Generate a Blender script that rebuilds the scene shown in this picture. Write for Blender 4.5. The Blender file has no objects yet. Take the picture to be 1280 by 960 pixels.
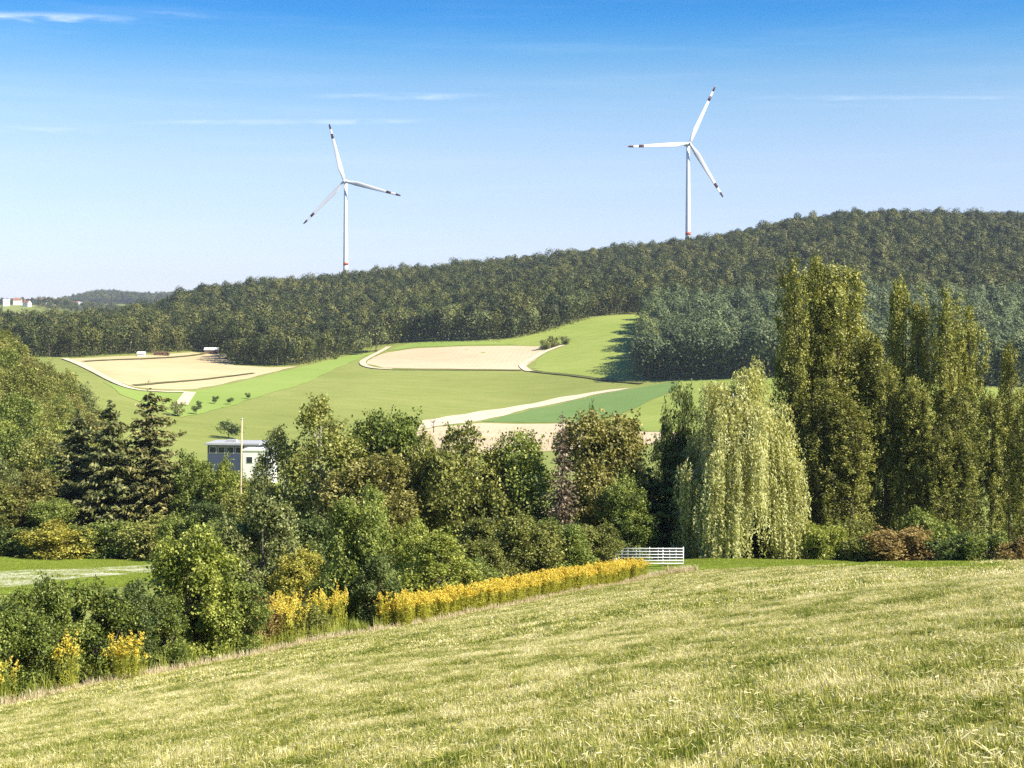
import bpy, math
import numpy as np
from mathutils import Vector, Matrix
from mathutils.geometry import delaunay_2d_cdt

sc = bpy.context.scene
R = math.radians
F = 1758.0            # focal length in pixels of a 1280 wide picture
VH = 400.0            # picture row of the horizon

# ------------------------------------------------------------------ camera
cam_d = bpy.data.cameras.new('camera')
cam = bpy.data.objects.new('camera', cam_d)
sc.collection.objects.link(cam)
cam.location = (0, 0, 0)
cam.rotation_euler = (R(90), 0, 0)
cam_d.sensor_width = 36.0
cam_d.lens = 36.0 * F / 1280.0
cam_d.shift_y = -(480 - VH) / 1280.0
cam_d.clip_start = 0.1
cam_d.clip_end = 40000
sc.camera = cam

# ------------------------------------------------------------------ sky and sun
SUN_AZ = 118.0        # degrees clockwise from the viewing direction (+Y), so light comes from the right
SUN_EL = 44.0
world = bpy.data.worlds.new('World')
sc.world = world
world.use_nodes = True
wn, wl = world.node_tree.nodes, world.node_tree.links
wn.clear()
w_out = wn.new('ShaderNodeOutputWorld')
w_bg = wn.new('ShaderNodeBackground')
w_bg.inputs['Strength'].default_value = 0.085
w_sky = wn.new('ShaderNodeTexSky')
w_sky.sky_type = 'NISHITA'
w_sky.sun_disc = False
w_sky.sun_elevation = R(SUN_EL)
w_sky.sun_rotation = R(SUN_AZ)
w_sky.altitude = 300
w_sky.air_density = 1.0
w_sky.dust_density = 0.3
w_sky.ozone_density = 2.5
w_tc = wn.new('ShaderNodeTexCoord')
w_sep = wn.new('ShaderNodeSeparateXYZ')
wl.new(w_tc.outputs['Generated'], w_sep.inputs[0])


def wmath(op, a, b=None, c=None):
    n = wn.new('ShaderNodeMath')
    n.operation = op
    for i, x in enumerate((a, b, c)):
        if x is None:
            continue
        if isinstance(x, (int, float)):
            n.inputs[i].default_value = x
        else:
            wl.new(x, n.inputs[i])
    return n.outputs[0]


def wsmooth(x, a, b):
    n = wn.new('ShaderNodeMapRange')
    n.interpolation_type = 'SMOOTHSTEP'
    wl.new(x, n.inputs[0])
    n.inputs[1].default_value, n.inputs[2].default_value = a, b
    return n.outputs[0]


w_hsv = wn.new('ShaderNodeHueSaturation')
w_hsv.inputs['Saturation'].default_value = 1.0
wl.new(w_sky.outputs[0], w_hsv.inputs['Color'])
# the blue deepens with height above the horizon, alike in every direction
w_ramp = wn.new('ShaderNodeValToRGB')
wl.new(wsmooth(w_sep.outputs[2], 0.0, 1.0), w_ramp.inputs[0])
w_ramp.color_ramp.elements[0].position = 0.0
w_ramp.color_ramp.elements[0].color = (0.72, 0.72, 0.92, 1)
w_ramp.color_ramp.elements[1].position = 0.16
w_ramp.color_ramp.elements[1].color = (0.04, 0.42, 0.82, 1)
for pos, colr in ((0.0093, (0.78, 0.75, 0.93)), (0.0354, (0.84, 0.81, 0.88)), (0.0539, (0.74, 0.81, 0.87)), (0.0753, (0.56, 0.76, 0.86)), (0.0943, (0.29, 0.66, 0.87)), (0.115, (0.10, 0.54, 0.88))):
    e = w_ramp.color_ramp.elements.new(pos)
    e.color = (*colr, 1)
w_mul = wn.new('ShaderNodeMixRGB')
w_mul.blend_type = 'MULTIPLY'
w_mul.inputs[0].default_value = 1.0
wl.new(w_hsv.outputs[0], w_mul.inputs[1])
wl.new(w_ramp.outputs[0], w_mul.inputs[2])
# thin high cloud: streaks stretched along the horizon, and a few old contrails
ysafe = wmath('MAXIMUM', w_sep.outputs[1], 0.02)
az = wmath('DIVIDE', w_sep.outputs[0], ysafe)
el = wmath('DIVIDE', w_sep.outputs[2], ysafe)
w_map = wn.new('ShaderNodeMapping')
w_map.inputs['Scale'].default_value = (5, 5, 70)
wl.new(w_tc.outputs['Generated'], w_map.inputs[0])
w_noi = wn.new('ShaderNodeTexNoise')
w_noi.inputs['Scale'].default_value = 1.0
w_noi.inputs['Detail'].default_value = 6
w_noi.inputs['Roughness'].default_value = 0.62
wl.new(w_map.outputs[0], w_noi.inputs['Vector'])
w_map2 = wn.new('ShaderNodeMapping')
w_map2.inputs['Scale'].default_value = (40, 40, 220)
wl.new(w_tc.outputs['Generated'], w_map2.inputs[0])
w_noi2 = wn.new('ShaderNodeTexNoise')
w_noi2.inputs['Detail'].default_value = 5
w_noi2.inputs['Scale'].default_value = 1.0
wl.new(w_map2.outputs[0], w_noi2.inputs['Vector'])
veil = wmath('MULTIPLY', wsmooth(w_noi.outputs[0], 0.45, 0.8), 0.07)


def contrail(v0, slope, half, u0, u1, amount, soft=60):
    line = wmath('SUBTRACT', el, wmath('MULTIPLY_ADD', az, slope, (VH - v0) / F))
    wob = wmath('MULTIPLY_ADD', w_noi2.outputs[0], half / F * 1.2, -half / F * 0.6)
    off = wmath('ABSOLUTE', wmath('ADD', line, wob))
    body = wmath('SUBTRACT', 1.0, wsmooth(off, 0.0, half / F))
    a0, a1 = (u0 - 640) / F, (u1 - 640) / F
    ends = wmath('MULTIPLY', wsmooth(az, a0 - soft / F, a0 + soft / F), wmath('SUBTRACT', 1.0, wsmooth(az, a1 - soft / F, a1 + soft / F)))
    rag = wsmooth(w_noi2.outputs[0], 0.2, 0.75)
    return wmath('MULTIPLY', wmath('MULTIPLY', wmath('MULTIPLY', body, ends), rag), amount)


cl = veil
for args in ((33, -0.02, 9, -500, 140, 0.62), (42, -0.06, 7, 190, 250, 0.2), (120, 0.0, 6, 420, 590, 0.30), (151, 0.004, 5, 200, 515, 0.30), (168, -0.01, 7, -300, 120, 0.26), (122, 0.0, 5, 960, 1500, 0.2)):
    cl = wmath('MAXIMUM', cl, contrail(*args))
w_front = wsmooth(w_sep.outputs[1], 0.02, 0.3)
cl = wmath('MULTIPLY', cl, w_front)
w_cmix = wn.new('ShaderNodeMixRGB')
wl.new(cl, w_cmix.inputs[0])
wl.new(w_mul.outputs[0], w_cmix.inputs[1])
w_cmix.inputs[2].default_value = (6.3, 6.8, 7.4, 1)
wl.new(w_cmix.outputs[0], w_bg.inputs['Color'])
wl.new(w_bg.outputs[0], w_out.inputs['Surface'])

sun_d = bpy.data.lights.new('sun', 'SUN')
sun_d.energy = 4.8
sun_d.angle = R(0.5)
sun_d.color = (1.0, 0.92, 0.76)
sun = bpy.data.objects.new('sun', sun_d)
sc.collection.objects.link(sun)
sd = Vector((math.sin(R(SUN_AZ)) * math.cos(R(SUN_EL)), math.cos(R(SUN_AZ)) * math.cos(R(SUN_EL)), math.sin(R(SUN_EL))))
sun.rotation_euler = sd.to_track_quat('Z', 'Y').to_euler()
sun.location = sd * 500

sc.view_settings.view_transform = 'Standard'
sc.view_settings.look = 'None'
sc.view_settings.exposure = 1.15
sc.view_settings.gamma = 1.0
sc.view_settings.use_curve_mapping = False
cy = sc.cycles
cy.max_bounces = 5
cy.diffuse_bounces = 3
cy.glossy_bounces = 2
cy.transmission_bounces = 4
cy.volume_bounces = 0
cy.use_denoising = False
cy.denoiser = 'OPENIMAGEDENOISE'
cy.denoising_input_passes = 'RGB_ALBEDO_NORMAL'
cy.denoising_prefilter = 'ACCURATE'
cy.use_adaptive_sampling = False
cy.caustics_reflective = False
cy.caustics_refractive = False
cy.sample_clamp_indirect = 4

# ------------------------------------------------------------------ helpers
COL = sc.collection
rng = np.random.default_rng(7)


def tag(o, label=None, cat=None, group=None, kind=None):
    for k, x in (('label', label), ('category', cat), ('group', group), ('kind', kind)):
        if x:
            o[k] = x
    return o


def link(name, data, mat=None, parent=None):
    o = bpy.data.objects.new(name, data)
    COL.objects.link(o)
    if mat is not None and data is not None and len(data.materials) == 0:
        data.materials.append(mat)
    if parent is not None:
        o.parent = parent
    return o


def thing(name, label, cat, loc=(0, 0, 0), rz=0.0, group=None):
    o = bpy.data.objects.new(name, None)
    COL.objects.link(o)
    o.empty_display_size = 0.3
    o.location = loc
    o.rotation_euler = (0, 0, rz)
    return tag(o, label, cat, group)


def mesh_np(name, V, faces_flat, counts, tint=None, smooth=False):
    me = bpy.data.meshes.new(name)
    V = np.ascontiguousarray(V, dtype=np.float32)
    counts = np.asarray(counts, dtype=np.int32)
    starts = np.zeros(len(counts), dtype=np.int32)
    starts[1:] = np.cumsum(counts)[:-1]
    me.vertices.add(len(V))
    me.vertices.foreach_set('co', V.ravel())
    me.loops.add(int(counts.sum()))
    me.loops.foreach_set('vertex_index', np.asarray(faces_flat, dtype=np.int32).ravel())
    me.polygons.add(len(counts))
    me.polygons.foreach_set('loop_start', starts)
    if smooth:
        me.polygons.foreach_set('use_smooth', np.ones(len(counts), dtype=bool))
    me.update(calc_edges=True)
    if tint is not None:
        a = me.attributes.new('tint', 'FLOAT', 'FACE')
        a.data.foreach_set('value', np.asarray(tint, dtype=np.float32))
    return me


class MB:
    """collects tubes, boxes and loose faces for ONE mesh"""
    def __init__(self):
        self.v, self.f = [], []

    def add(self, vs, fs):
        n = len(self.v)
        self.v += [tuple(x) for x in vs]
        self.f += [tuple(i + n for i in f) for f in fs]

    def box(self, x0, x1, y0, y1, z0, z1):
        vs = [(x, y, z) for z in (z0, z1) for y in (y0, y1) for x in (x0, x1)]
        self.add(vs, [(0, 2, 3, 1), (4, 5, 7, 6), (0, 1, 5, 4), (2, 6, 7, 3), (0, 4, 6, 2), (1, 3, 7, 5)])

    def tube(self, pts, rad, n=6, cap=True):
        pts = [Vector(p) for p in pts]
        vs, fs = [], []
        ref = Vector((0.31, 0.77, 0.2)).normalized()
        for i, p in enumerate(pts):
            d = (pts[min(i + 1, len(pts) - 1)] - pts[max(i - 1, 0)]).normalized()
            if abs(d.z) > 0.9:
                ref = Vector((1, 0, 0))
            else:
                ref = Vector((0, 0, 1))
            a = d.cross(ref).normalized()
            b = d.cross(a).normalized()
            for k in range(n):
                t = 2 * math.pi * k / n
                vs.append(p + (a * math.cos(t) + b * math.sin(t)) * rad[i])
        for i in range(len(pts) - 1):
            for k in range(n):
                fs.append((i * n + k, i * n + (k + 1) % n, (i + 1) * n + (k + 1) % n, (i + 1) * n + k))
        if cap:
            fs.append(tuple(range(n))[::-1])
            fs.append(tuple((len(pts) - 1) * n + k for k in range(n)))
        self.add(vs, fs)

    def mesh(self, name, smooth=False):
        me = bpy.data.meshes.new(name)
        me.from_pydata(self.v, [], self.f)
        if smooth:
            me.polygons.foreach_set('use_smooth', np.ones(len(me.polygons), dtype=bool))
        me.update()
        return me


# ------------------------------------------------------------------ materials
def newmat(name):
    m = bpy.data.materials.new(name)
    m.use_nodes = True
    nt = m.node_tree
    nt.nodes.clear()
    return m, nt.nodes, nt.links


def mlink(links, a, b):
    links.new(a, b)


def ramp(nodes, links, src, stops):
    r = nodes.new('ShaderNodeValToRGB')
    els = r.color_ramp.elements
    els[0].position, els[0].color = stops[0][0], (*stops[0][1], 1)
    els[1].position, els[1].color = stops[-1][0], (*stops[-1][1], 1)
    for p, c in stops[1:-1]:
        x = els.new(p)
        x.color = (*c, 1)
    links.new(src, r.inputs[0])
    return r.outputs[0]


def mnode(nodes, links, op, a, b=None, c=None, clamp=False):
    n = nodes.new('ShaderNodeMath')
    n.operation = op
    n.use_clamp = clamp
    for i, x in enumerate((a, b, c)):
        if x is None:
            continue
        if isinstance(x, (int, float)):
            n.inputs[i].default_value = x
        else:
            links.new(x, n.inputs[i])
    return n.outputs[0]


def noise(nodes, links, scale, detail=4, rough=0.55, coord=None, stretch=None):
    n = nodes.new('ShaderNodeTexNoise')
    n.inputs['Scale'].default_value = scale
    n.inputs['Detail'].default_value = detail
    n.inputs['Roughness'].default_value = rough
    if coord is None:
        g = nodes.new('ShaderNodeNewGeometry')
        coord = g.outputs['Position']
    if stretch:
        m = nodes.new('ShaderNodeMapping')
        m.inputs['Rotation'].default_value = (0, 0, stretch[0])
        m.inputs['Scale'].default_value = stretch[1]
        links.new(coord, m.inputs[0])
        coord = m.outputs[0]
    links.new(coord, n.inputs['Vector'])
    return n.outputs['Fac']


def leaf_mat(name, dark, mid, light, transl=0.38, spec=0.25, objvar=0.25, patch=0.35, patch_scale=0.5):
    m, N, L = newmat(name)
    out = N.new('ShaderNodeOutputMaterial')
    at = N.new('ShaderNodeAttribute')
    at.attribute_name = 'tint'
    oi = N.new('ShaderNodeObjectInfo')
    nz = noise(N, L, patch_scale, 2)
    f = mnode(N, L, 'ADD', at.outputs['Fac'], mnode(N, L, 'MULTIPLY_ADD', nz, patch * 2, -patch))
    f = mnode(N, L, 'ADD', f, mnode(N, L, 'MULTIPLY_ADD', oi.outputs['Random'], objvar, -objvar / 2), clamp=True)
    col = ramp(N, L, f, [(0.0, dark), (0.5, mid), (1.0, light)])
    p = N.new('ShaderNodeBsdfPrincipled')
    p.inputs['Roughness'].default_value = 0.55
    p.inputs['Specular IOR Level'].default_value = spec
    L.new(col, p.inputs['Base Color'])
    t = N.new('ShaderNodeBsdfTranslucent')
    tm = N.new('ShaderNodeMixRGB')
    tm.blend_type = 'MULTIPLY'
    tm.inputs[0].default_value = 1
    tm.inputs[2].default_value = (1.25, 1.2, 0.55, 1)
    L.new(col, tm.inputs[1])
    L.new(tm.outputs[0], t.inputs['Color'])
    mx = N.new('ShaderNodeMixShader')
    mx.inputs[0].default_value = transl
    L.new(p.outputs[0], mx.inputs[1])
    L.new(t.outputs[0], mx.inputs[2])
    L.new(mx.outputs[0], out.inputs['Surface'])
    return m


def plain_mat(name, a, b=None, scale=3.0, rough=0.8, metal=0.0, bump=0.0, stretch=None, detail=5, bump_dist=0.05):
    m, N, L = newmat(name)
    out = N.new('ShaderNodeOutputMaterial')
    p = N.new('ShaderNodeBsdfPrincipled')
    p.inputs['Roughness'].default_value = rough
    p.inputs['Metallic'].default_value = metal
    p.inputs['Specular IOR Level'].default_value = 0.25
    tc = N.new('ShaderNodeTexCoord')
    nz = noise(N, L, scale, detail, 0.6, tc.outputs['Object'], stretch)
    L.new(ramp(N, L, nz, [(0.3, a), (0.7, b or a)]), p.inputs['Base Color'])
    if bump:
        bn = N.new('ShaderNodeBump')
        bn.inputs['Strength'].default_value = bump
        bn.inputs['Distance'].default_value = bump_dist
        L.new(nz, bn.inputs['Height'])
        L.new(bn.outputs[0], p.inputs['Normal'])
    L.new(p.outputs[0], out.inputs['Surface'])
    return m


def field_mat(name, a, b, c, s1=0.012, s2=0.09, s3=0.9, rows=None):
    """a sheet of ground: three noises of different size mix three true colours; optional tramlines/rows"""
    m, N, L = newmat(name)
    out = N.new('ShaderNodeOutputMaterial')
    p = N.new('ShaderNodeBsdfPrincipled')
    p.inputs['Roughness'].default_value = 0.95
    p.inputs['Specular IOR Level'].default_value = 0.1
    n1 = noise(N, L, s1, 3, 0.6)
    n2 = noise(N, L, s2, 5, 0.65, None, (0.5, (1.0, 2.2, 1.0)))
    n3 = noise(N, L, s3, 3, 0.6)
    f = mnode(N, L, 'ADD', mnode(N, L, 'MULTIPLY', n1, 0.45), mnode(N, L, 'MULTIPLY', n2, 0.38))
    f = mnode(N, L, 'MULTIPLY_ADD', n3, 0.22, f)
    if rows:
        ang, per, amt = rows
        g = N.new('ShaderNodeNewGeometry')
        mp = N.new('ShaderNodeMapping')
        mp.inputs['Rotation'].default_value = (0, 0, ang)
        L.new(g.outputs['Position'], mp.inputs[0])
        wv = N.new('ShaderNodeTexWave')
        wv.inputs['Scale'].default_value = 0.314 / per
        wv.inputs['Distortion'].default_value = 1.2
        wv.inputs['Detail'].default_value = 2
        L.new(mp.outputs[0], wv.inputs[0])
        f = mnode(N, L, 'MULTIPLY_ADD', wv.outputs['Fac'], amt, f)
        f = mnode(N, L, 'SUBTRACT', f, amt / 2)
    L.new(ramp(N, L, f, [(0.34, a), (0.52, b), (0.70, c)]), p.inputs['Base Color'])
    bn = N.new('ShaderNodeBump')
    bn.inputs['Strength'].default_value = 0.6
    bn.inputs['Distance'].default_value = 0.25
    L.new(n3, bn.inputs['Height'])
    L.new(bn.outputs[0], p.inputs['Normal'])
    L.new(p.outputs[0], out.inputs['Surface'])
    return m


M = {}
M['bark'] = plain_mat('bark', (0.07, 0.055, 0.04), (0.16, 0.13, 0.10), 6, 0.9, bump=0.6, stretch=(0, (4, 4, 0.7)))
M['pale_bark'] = plain_mat('pale_bark', (0.20, 0.18, 0.14), (0.52, 0.50, 0.44), 4, 0.85, bump=0.4, stretch=(0, (2, 2, 1.5)))
M['grey_wood'] = plain_mat('grey_wood', (0.20, 0.16, 0.12), (0.34, 0.29, 0.23), 5, 0.9)

# ------------------------------------------------------------------ terrain
DD = [40, 60, 80, 100, 130, 170, 220, 300, 380, 450, 550, 650, 750, 850, 950, 1100, 1300, 1500, 1800, 2200, 2600, 3500, 4600, 6500, 9500]
COLS = {
    -300: [890, 800, 749, 716, 690, 620, 520, 415, 400, 440, 460, 455, 448, 442, 436, 427, 424, 425, 420, 404, 386, 390, 380, 390, 395],
    0: [890, 800, 749, 716, 695, 645, 575, 478, 488, 500, 482, 463, 450, 442, 436, 427, 424, 425, 420, 400, 381, 388, 388, 390, 395],
    60: [890, 800, 749, 716, 697, 655, 600, 515, 510, 510, 487, 467, 452, 442, 436, 427, 424, 425, 420, 402, 381, 389, 386, 390, 395],
    130: [890, 800, 749, 716, 699, 670, 635, 565, 548, 530, 497, 473, 454, 442, 435, 424, 419, 419, 417, 404, 389, 388, 373, 388, 395],
    190: [890, 800, 749, 716, 701, 680, 655, 600, 565, 545, 508, 480, 459, 444, 433, 418, 410, 410, 410, 402, 396, 388, 377, 388, 395],
    250:  [890, 800, 750, 716, 703, 690, 670, 622, 578, 553, 515, 486, 463, 447, 434, 412, 387, 390, 398, 400, 396, 390, 375, 388, 395],
    430:  [890, 800, 752, 717, 708, 699, 682, 640, 592, 563, 526, 491, 465, 447, 430, 406, 379, 368, 382, 392, 394, 392, 385, 390, 395],
    640:  [890, 800, 748, 710, 712, 705, 690, 642, 595, 566, 534, 503, 470, 441, 409, 387, 361, 347, 362, 380, 388, 390, 388, 390, 395],
    810:  [890, 800, 740, 705, 710, 705, 690, 642, 594, 562, 526, 488, 456, 424, 396, 377, 346, 330, 345, 368, 380, 388, 388, 390, 395],
    900:  [890, 800, 735, 702, 708, 705, 690, 640, 592, 558, 518, 478, 452, 424, 400, 369, 335, 319, 335, 360, 375, 386, 388, 390, 395],
    1000: [890, 800, 730, 702, 710, 706, 690, 638, 590, 553, 510, 470, 445, 418, 394, 359, 318, 297, 316, 350, 370, 384, 388, 390, 395],
    1100: [890, 800, 730, 706, 714, 708, 692, 640, 592, 556, 513, 473, 446, 418, 392, 352, 309, 289, 310, 346, 368, 384, 388, 390, 395],
    1280: [890, 800, 735, 715, 722, 712, 694, 642, 596, 562, 520, 482, 452, 420, 393, 352, 311, 291, 312, 346, 368, 384, 388, 390, 395],
    1600: [890, 800, 745, 725, 730, 716, 696, 645, 598, 566, 524, 486, 455, 422, 394, 352, 311, 291, 312, 346, 368, 384, 388, 390, 395],
}


def pchip(x, y, xi):
    """monotone cubic through (x, y) at xi; y may be 2-D with points along axis 0"""
    x = np.asarray(x, float)
    y = np.asarray(y, float)
    if y.ndim == 1:
        y = y[:, None]
        squeeze = True
    else:
        squeeze = False
    h = np.diff(x)[:, None]
    dl = np.diff(y, axis=0) / h
    d = np.zeros_like(y)
    w1, w2 = 2 * h[1:] + h[:-1], h[1:] + 2 * h[:-1]
    with np.errstate(divide='ignore', invalid='ignore'):
        hm = (w1 + w2) / (w1 / dl[:-1] + w2 / dl[1:])
    same = (dl[:-1] * dl[1:]) > 0
    d[1:-1] = np.where(same, np.nan_to_num(hm), 0)
    d[0], d[-1] = dl[0], dl[-1]
    k = np.clip(np.searchsorted(x, xi) - 1, 0, len(x) - 2)
    hh = (x[k + 1] - x[k])[:, None]
    t = ((xi - x[k])[:, None]) / hh
    r = (y[k] * (1 + 2 * t) * (1 - t) ** 2 + d[k] * hh * t * (1 - t) ** 2 + y[k + 1] * t * t * (3 - 2 * t) + d[k + 1] * hh * t * t * (t - 1))
    return r[:, 0] if squeeze else r


_us = np.array(sorted(COLS))
_LD = np.linspace(math.log(40), math.log(9500), 420)
_tab = []
for u_ in _us:
    zz = np.array([d_ * (VH - v_) / F for d_, v_ in zip(DD, COLS[u_])])
    _tab.append(pchip(np.log(DD), zz, _LD))
_UG = np.linspace(-300, 1600, 381)
TAB = pchip(_us, np.array(_tab), _UG)          # rows: picture column, cols: log distance
ker = np.array([1, 3, 4, 3, 1]) / 12.0
for _ in range(2):
    P = np.pad(TAB, ((2, 2), (0, 0)), mode='edge')
    TAB = sum(ker[i] * P[i:i + TAB.shape[0]] for i in range(5))

# hedge line (edge of the mown meadow)
HA, HB = np.array([-15.3, 42.0]), np.array([10.0, 93.0])
HD = (HB - HA) / np.linalg.norm(HB - HA)
HN = np.array([-HD[1], HD[0]])                 # points to the left, beyond the hedge


def sstep(x, a, b):
    t = np.clip((x - a) / (b - a), 0, 1)
    return t * t * (3 - 2 * t)


def zfun(X, Y):
    X = np.asarray(X, float)
    Y = np.asarray(Y, float)
    Xp = np.maximum(X, 0)
    near = -1.63 + 0.1477 * np.clip(X, -40, 45) - 0.1812 * Y - 1.78 * (np.minimum(Xp, 45) / 27.3) ** 4 - 0.2 * np.minimum(Xp, 45) ** 3 / (np.maximum(Y, 0) + 10.0) ** 2
    Ys = np.maximum(Y, 40.0)
    u = np.clip(640 + F * X / Ys, -299.9, 1599.9)
    ld = np.clip(np.log(Ys), _LD[0], _LD[-1] - 1e-6)
    iu = (u + 300) / 5.0
    il = (ld - _LD[0]) / (_LD[1] - _LD[0])
    i0 = np.clip(iu.astype(int), 0, TAB.shape[0] - 2)
    j0 = np.clip(il.astype(int), 0, TAB.shape[1] - 2)
    a, b = iu - i0, il - j0
    far = (TAB[i0, j0] * (1 - a) * (1 - b) + TAB[i0 + 1, j0] * a * (1 - b) + TAB[i0, j0 + 1] * (1 - a) * b + TAB[i0 + 1, j0 + 1] * a * b)
    s = (X - HA[0]) * HN[0] + (Y - HA[1]) * HN[1]
    w = np.maximum(sstep(Y, 84, 106), sstep(s, 2, 24) * sstep(Y, 20, 50))
    z = near * (1 - w) + far * w
    und = 0.05 * np.sin(X * 0.21 + 1.3) * np.sin(Y * 0.17) + 0.03 * np.sin(X * 0.53 + Y * 0.31)
    return z + und * np.clip(Y / 20.0, 0, 1)


def zat(x, y):
    return float(zfun(np.array([x]), np.array([y]))[0])


def at_ud(u, d):
    """ground point in picture column u at distance d"""
    x = d * (u - 640) / F
    return Vector((x, d, zat(x, d)))


def pix(u, v, dmin, dmax, n=1500):
    """where the ray through a picture point meets the ground between two distances"""
    d = np.exp(np.linspace(math.log(dmin), math.log(dmax), n))
    z = zfun(d * (u - 640) / F, d)
    ray = d * (VH - v) / F
    s = ray - z
    k = np.where((s[:-1] > 0) & (s[1:] <= 0))[0]
    if len(k):
        i = k[0]
        t = s[i] / (s[i] - s[i + 1])
        dd = d[i] * (1 - t) + d[i + 1] * t
    else:
        dd = d[np.argmin(np.abs(s))]
    return (dd * (u - 640) / F, dd)


# the ground, one sheet
ny, nx = 330, 300
Yr = np.concatenate([np.linspace(-40, 8, 14)[:-1], np.exp(np.linspace(math.log(8), math.log(9400), ny))])
Tx = np.linspace(-1, 1, nx)
Tx = np.sign(Tx) * (0.55 * np.abs(Tx) + 0.45 * np.abs(Tx) ** 3)
GX = (np.maximum(Yr, 0)[:, None] * 0.62 + 40) * Tx[None, :]
GY = np.repeat(Yr[:, None], nx, 1)
GZ = zfun(GX, GY)
nr = len(Yr)
idx = np.arange(nr * nx).reshape(nr, nx)
q = np.stack([idx[:-1, :-1], idx[:-1, 1:], idx[1:, 1:], idx[1:, :-1]], -1).reshape(-1, 4)
me = mesh_np('ground', np.stack([GX, GY, GZ], -1).reshape(-1, 3), q, np.full(len(q), 4), smooth=True)
M['ground'] = field_mat('ground', (0.165, 0.195, 0.045), (0.215, 0.245, 0.062), (0.29, 0.30, 0.095), s1=0.006, s2=0.05, s3=0.7)
tag(link('ground', me, M['ground']), kind='structure')


def sheet(name, poly_xy, mat, lift, step, kind='structure'):
    """a patch of ground that follows the terrain"""
    P = np.array(wavy(poly_xy) if step > 4 else poly_xy, float)
    pts = []
    for i in range(len(P)):
        a, b = P[i], P[(i + 1) % len(P)]
        n = max(1, int(np.linalg.norm(b - a) / step))
        for k in range(n):
            pts.append(a + (b - a) * k / n)
    nb = len(pts)
    edges = [(i, (i + 1) % nb) for i in range(nb)]
    x0, y0 = P.min(0)
    x1, y1 = P.max(0)
    g = np.stack(np.meshgrid(np.arange(x0 + step / 2, x1, step), np.arange(y0 + step / 2, y1, step)), -1).reshape(-1, 2)
    # inside test
    inside = np.zeros(len(g), bool)
    for i in range(len(P)):
        a, b = P[i], P[(i + 1) % len(P)]
        cond = (a[1] > g[:, 1]) != (b[1] > g[:, 1])
        with np.errstate(divide='ignore', invalid='ignore'):
            xx = (b[0] - a[0]) * (g[:, 1] - a[1]) / (b[1] - a[1]) + a[0]
        inside ^= cond & (g[:, 0] < xx)
    allp = [Vector(p) for p in pts] + [Vector(p) for p in g[inside]]
    vs, _, fs, _, _, _ = delaunay_2d_cdt(allp, edges, [], 1, 1e-4)
    V = np.array([(p.x, p.y) for p in vs])
    z = zfun(V[:, 0], V[:, 1]) + lift
    counts = [len(f) for f in fs]
    flat = [i for f in fs for i in f]
    me = mesh_np(name, np.column_stack([V, z]), flat, counts, smooth=True)
    o = link(name, me, mat)
    return tag(o, kind=kind)


def smooth_line(pts, n=6):
    p = np.array(pts, float)
    if len(p) < 3:
        return p
    out = []
    for i in range(len(p) - 1):
        p0, p1, p2, p3 = p[max(i - 1, 0)], p[i], p[i + 1], p[min(i + 2, len(p) - 1)]
        for k in range(n):
            t = k / n
            out.append(0.5 * ((2 * p1) + (-p0 + p2) * t + (2 * p0 - 5 * p1 + 4 * p2 - p3) * t * t + (-p0 + 3 * p1 - 3 * p2 + p3) * t ** 3))
    out.append(p[-1])
    return np.array(out)


def ribbon(name, pts_xy, width, mat, lift, kind='structure'):
    p = smooth_line(pts_xy)
    d = np.gradient(p, axis=0)
    d /= np.linalg.norm(d, axis=1)[:, None]
    nrm = np.stack([-d[:, 1], d[:, 0]], -1)
    rows = [p + nrm * width * t for t in (-0.5, 0, 0.5)]
    V = np.stack(rows, 1).reshape(-1, 2)
    z = zfun(V[:, 0], V[:, 1]) + lift
    n = len(p)
    idx = np.arange(n * 3).reshape(n, 3)
    q = np.stack([idx[:-1, :-1], idx[:-1, 1:], idx[1:, 1:], idx[1:, :-1]], -1).reshape(-1, 4)
    me = mesh_np(name, np.column_stack([V, z]), q, np.full(len(q), 4), smooth=True)
    return tag(link(name, me, mat), kind=kind)


def far_poly(px, dmin=400, dmax=1100):
    return [pix(u, v, dmin, dmax) for u, v in px]


def wavy(poly, amp=0.9):
    """field outlines are never ruler straight"""
    P = np.array(poly, float)
    out = []
    for i in range(len(P)):
        a, b = P[i], P[(i + 1) % len(P)]
        n = max(1, int(np.linalg.norm(b - a) / 7))
        nv = np.array([-(b - a)[1], (b - a)[0]]) / max(np.linalg.norm(b - a), 1e-6)
        for k in range(n):
            q = a + (b - a) * k / n
            out.append(q + nv * amp * math.sin(q[0] * 0.21 + q[1] * 0.13) * math.sin(math.pi * k / n))
    return out


M['stubble'] = field_mat('stubble', (0.40, 0.31, 0.16), (0.50, 0.40, 0.22), (0.58, 0.48, 0.29), rows=(0.6, 4.0, 0.10))
M['tan'] = field_mat('tan', (0.42, 0.33, 0.20), (0.52, 0.41, 0.27), (0.58, 0.48, 0.33), rows=(0.1, 3.0, 0.06))
M['lush'] = field_mat('lush', (0.18, 0.265, 0.050), (0.225, 0.305, 0.065), (0.275, 0.335, 0.085))
M['bright'] = field_mat('bright', (0.18, 0.235, 0.045), (0.235, 0.29, 0.062), (0.30, 0.335, 0.09), rows=(0.9, 8.0, 0.05))
M['crop'] = field_mat('crop', (0.105, 0.185, 0.050), (0.135, 0.215, 0.062), (0.165, 0.24, 0.075), rows=(0.3, 2.0, 0.04))
M['pale_meadow'] = field_mat('pale_meadow', (0.16, 0.21, 0.05), (0.22, 0.27, 0.075), (0.31, 0.335, 0.11))
M['track'] = field_mat('track', (0.46, 0.39, 0.27), (0.55, 0.47, 0.34), (0.62, 0.54, 0.40))
M['margin'] = field_mat('margin', (0.07, 0.09, 0.03), (0.11, 0.12, 0.04), (0.16, 0.16, 0.06))
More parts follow.
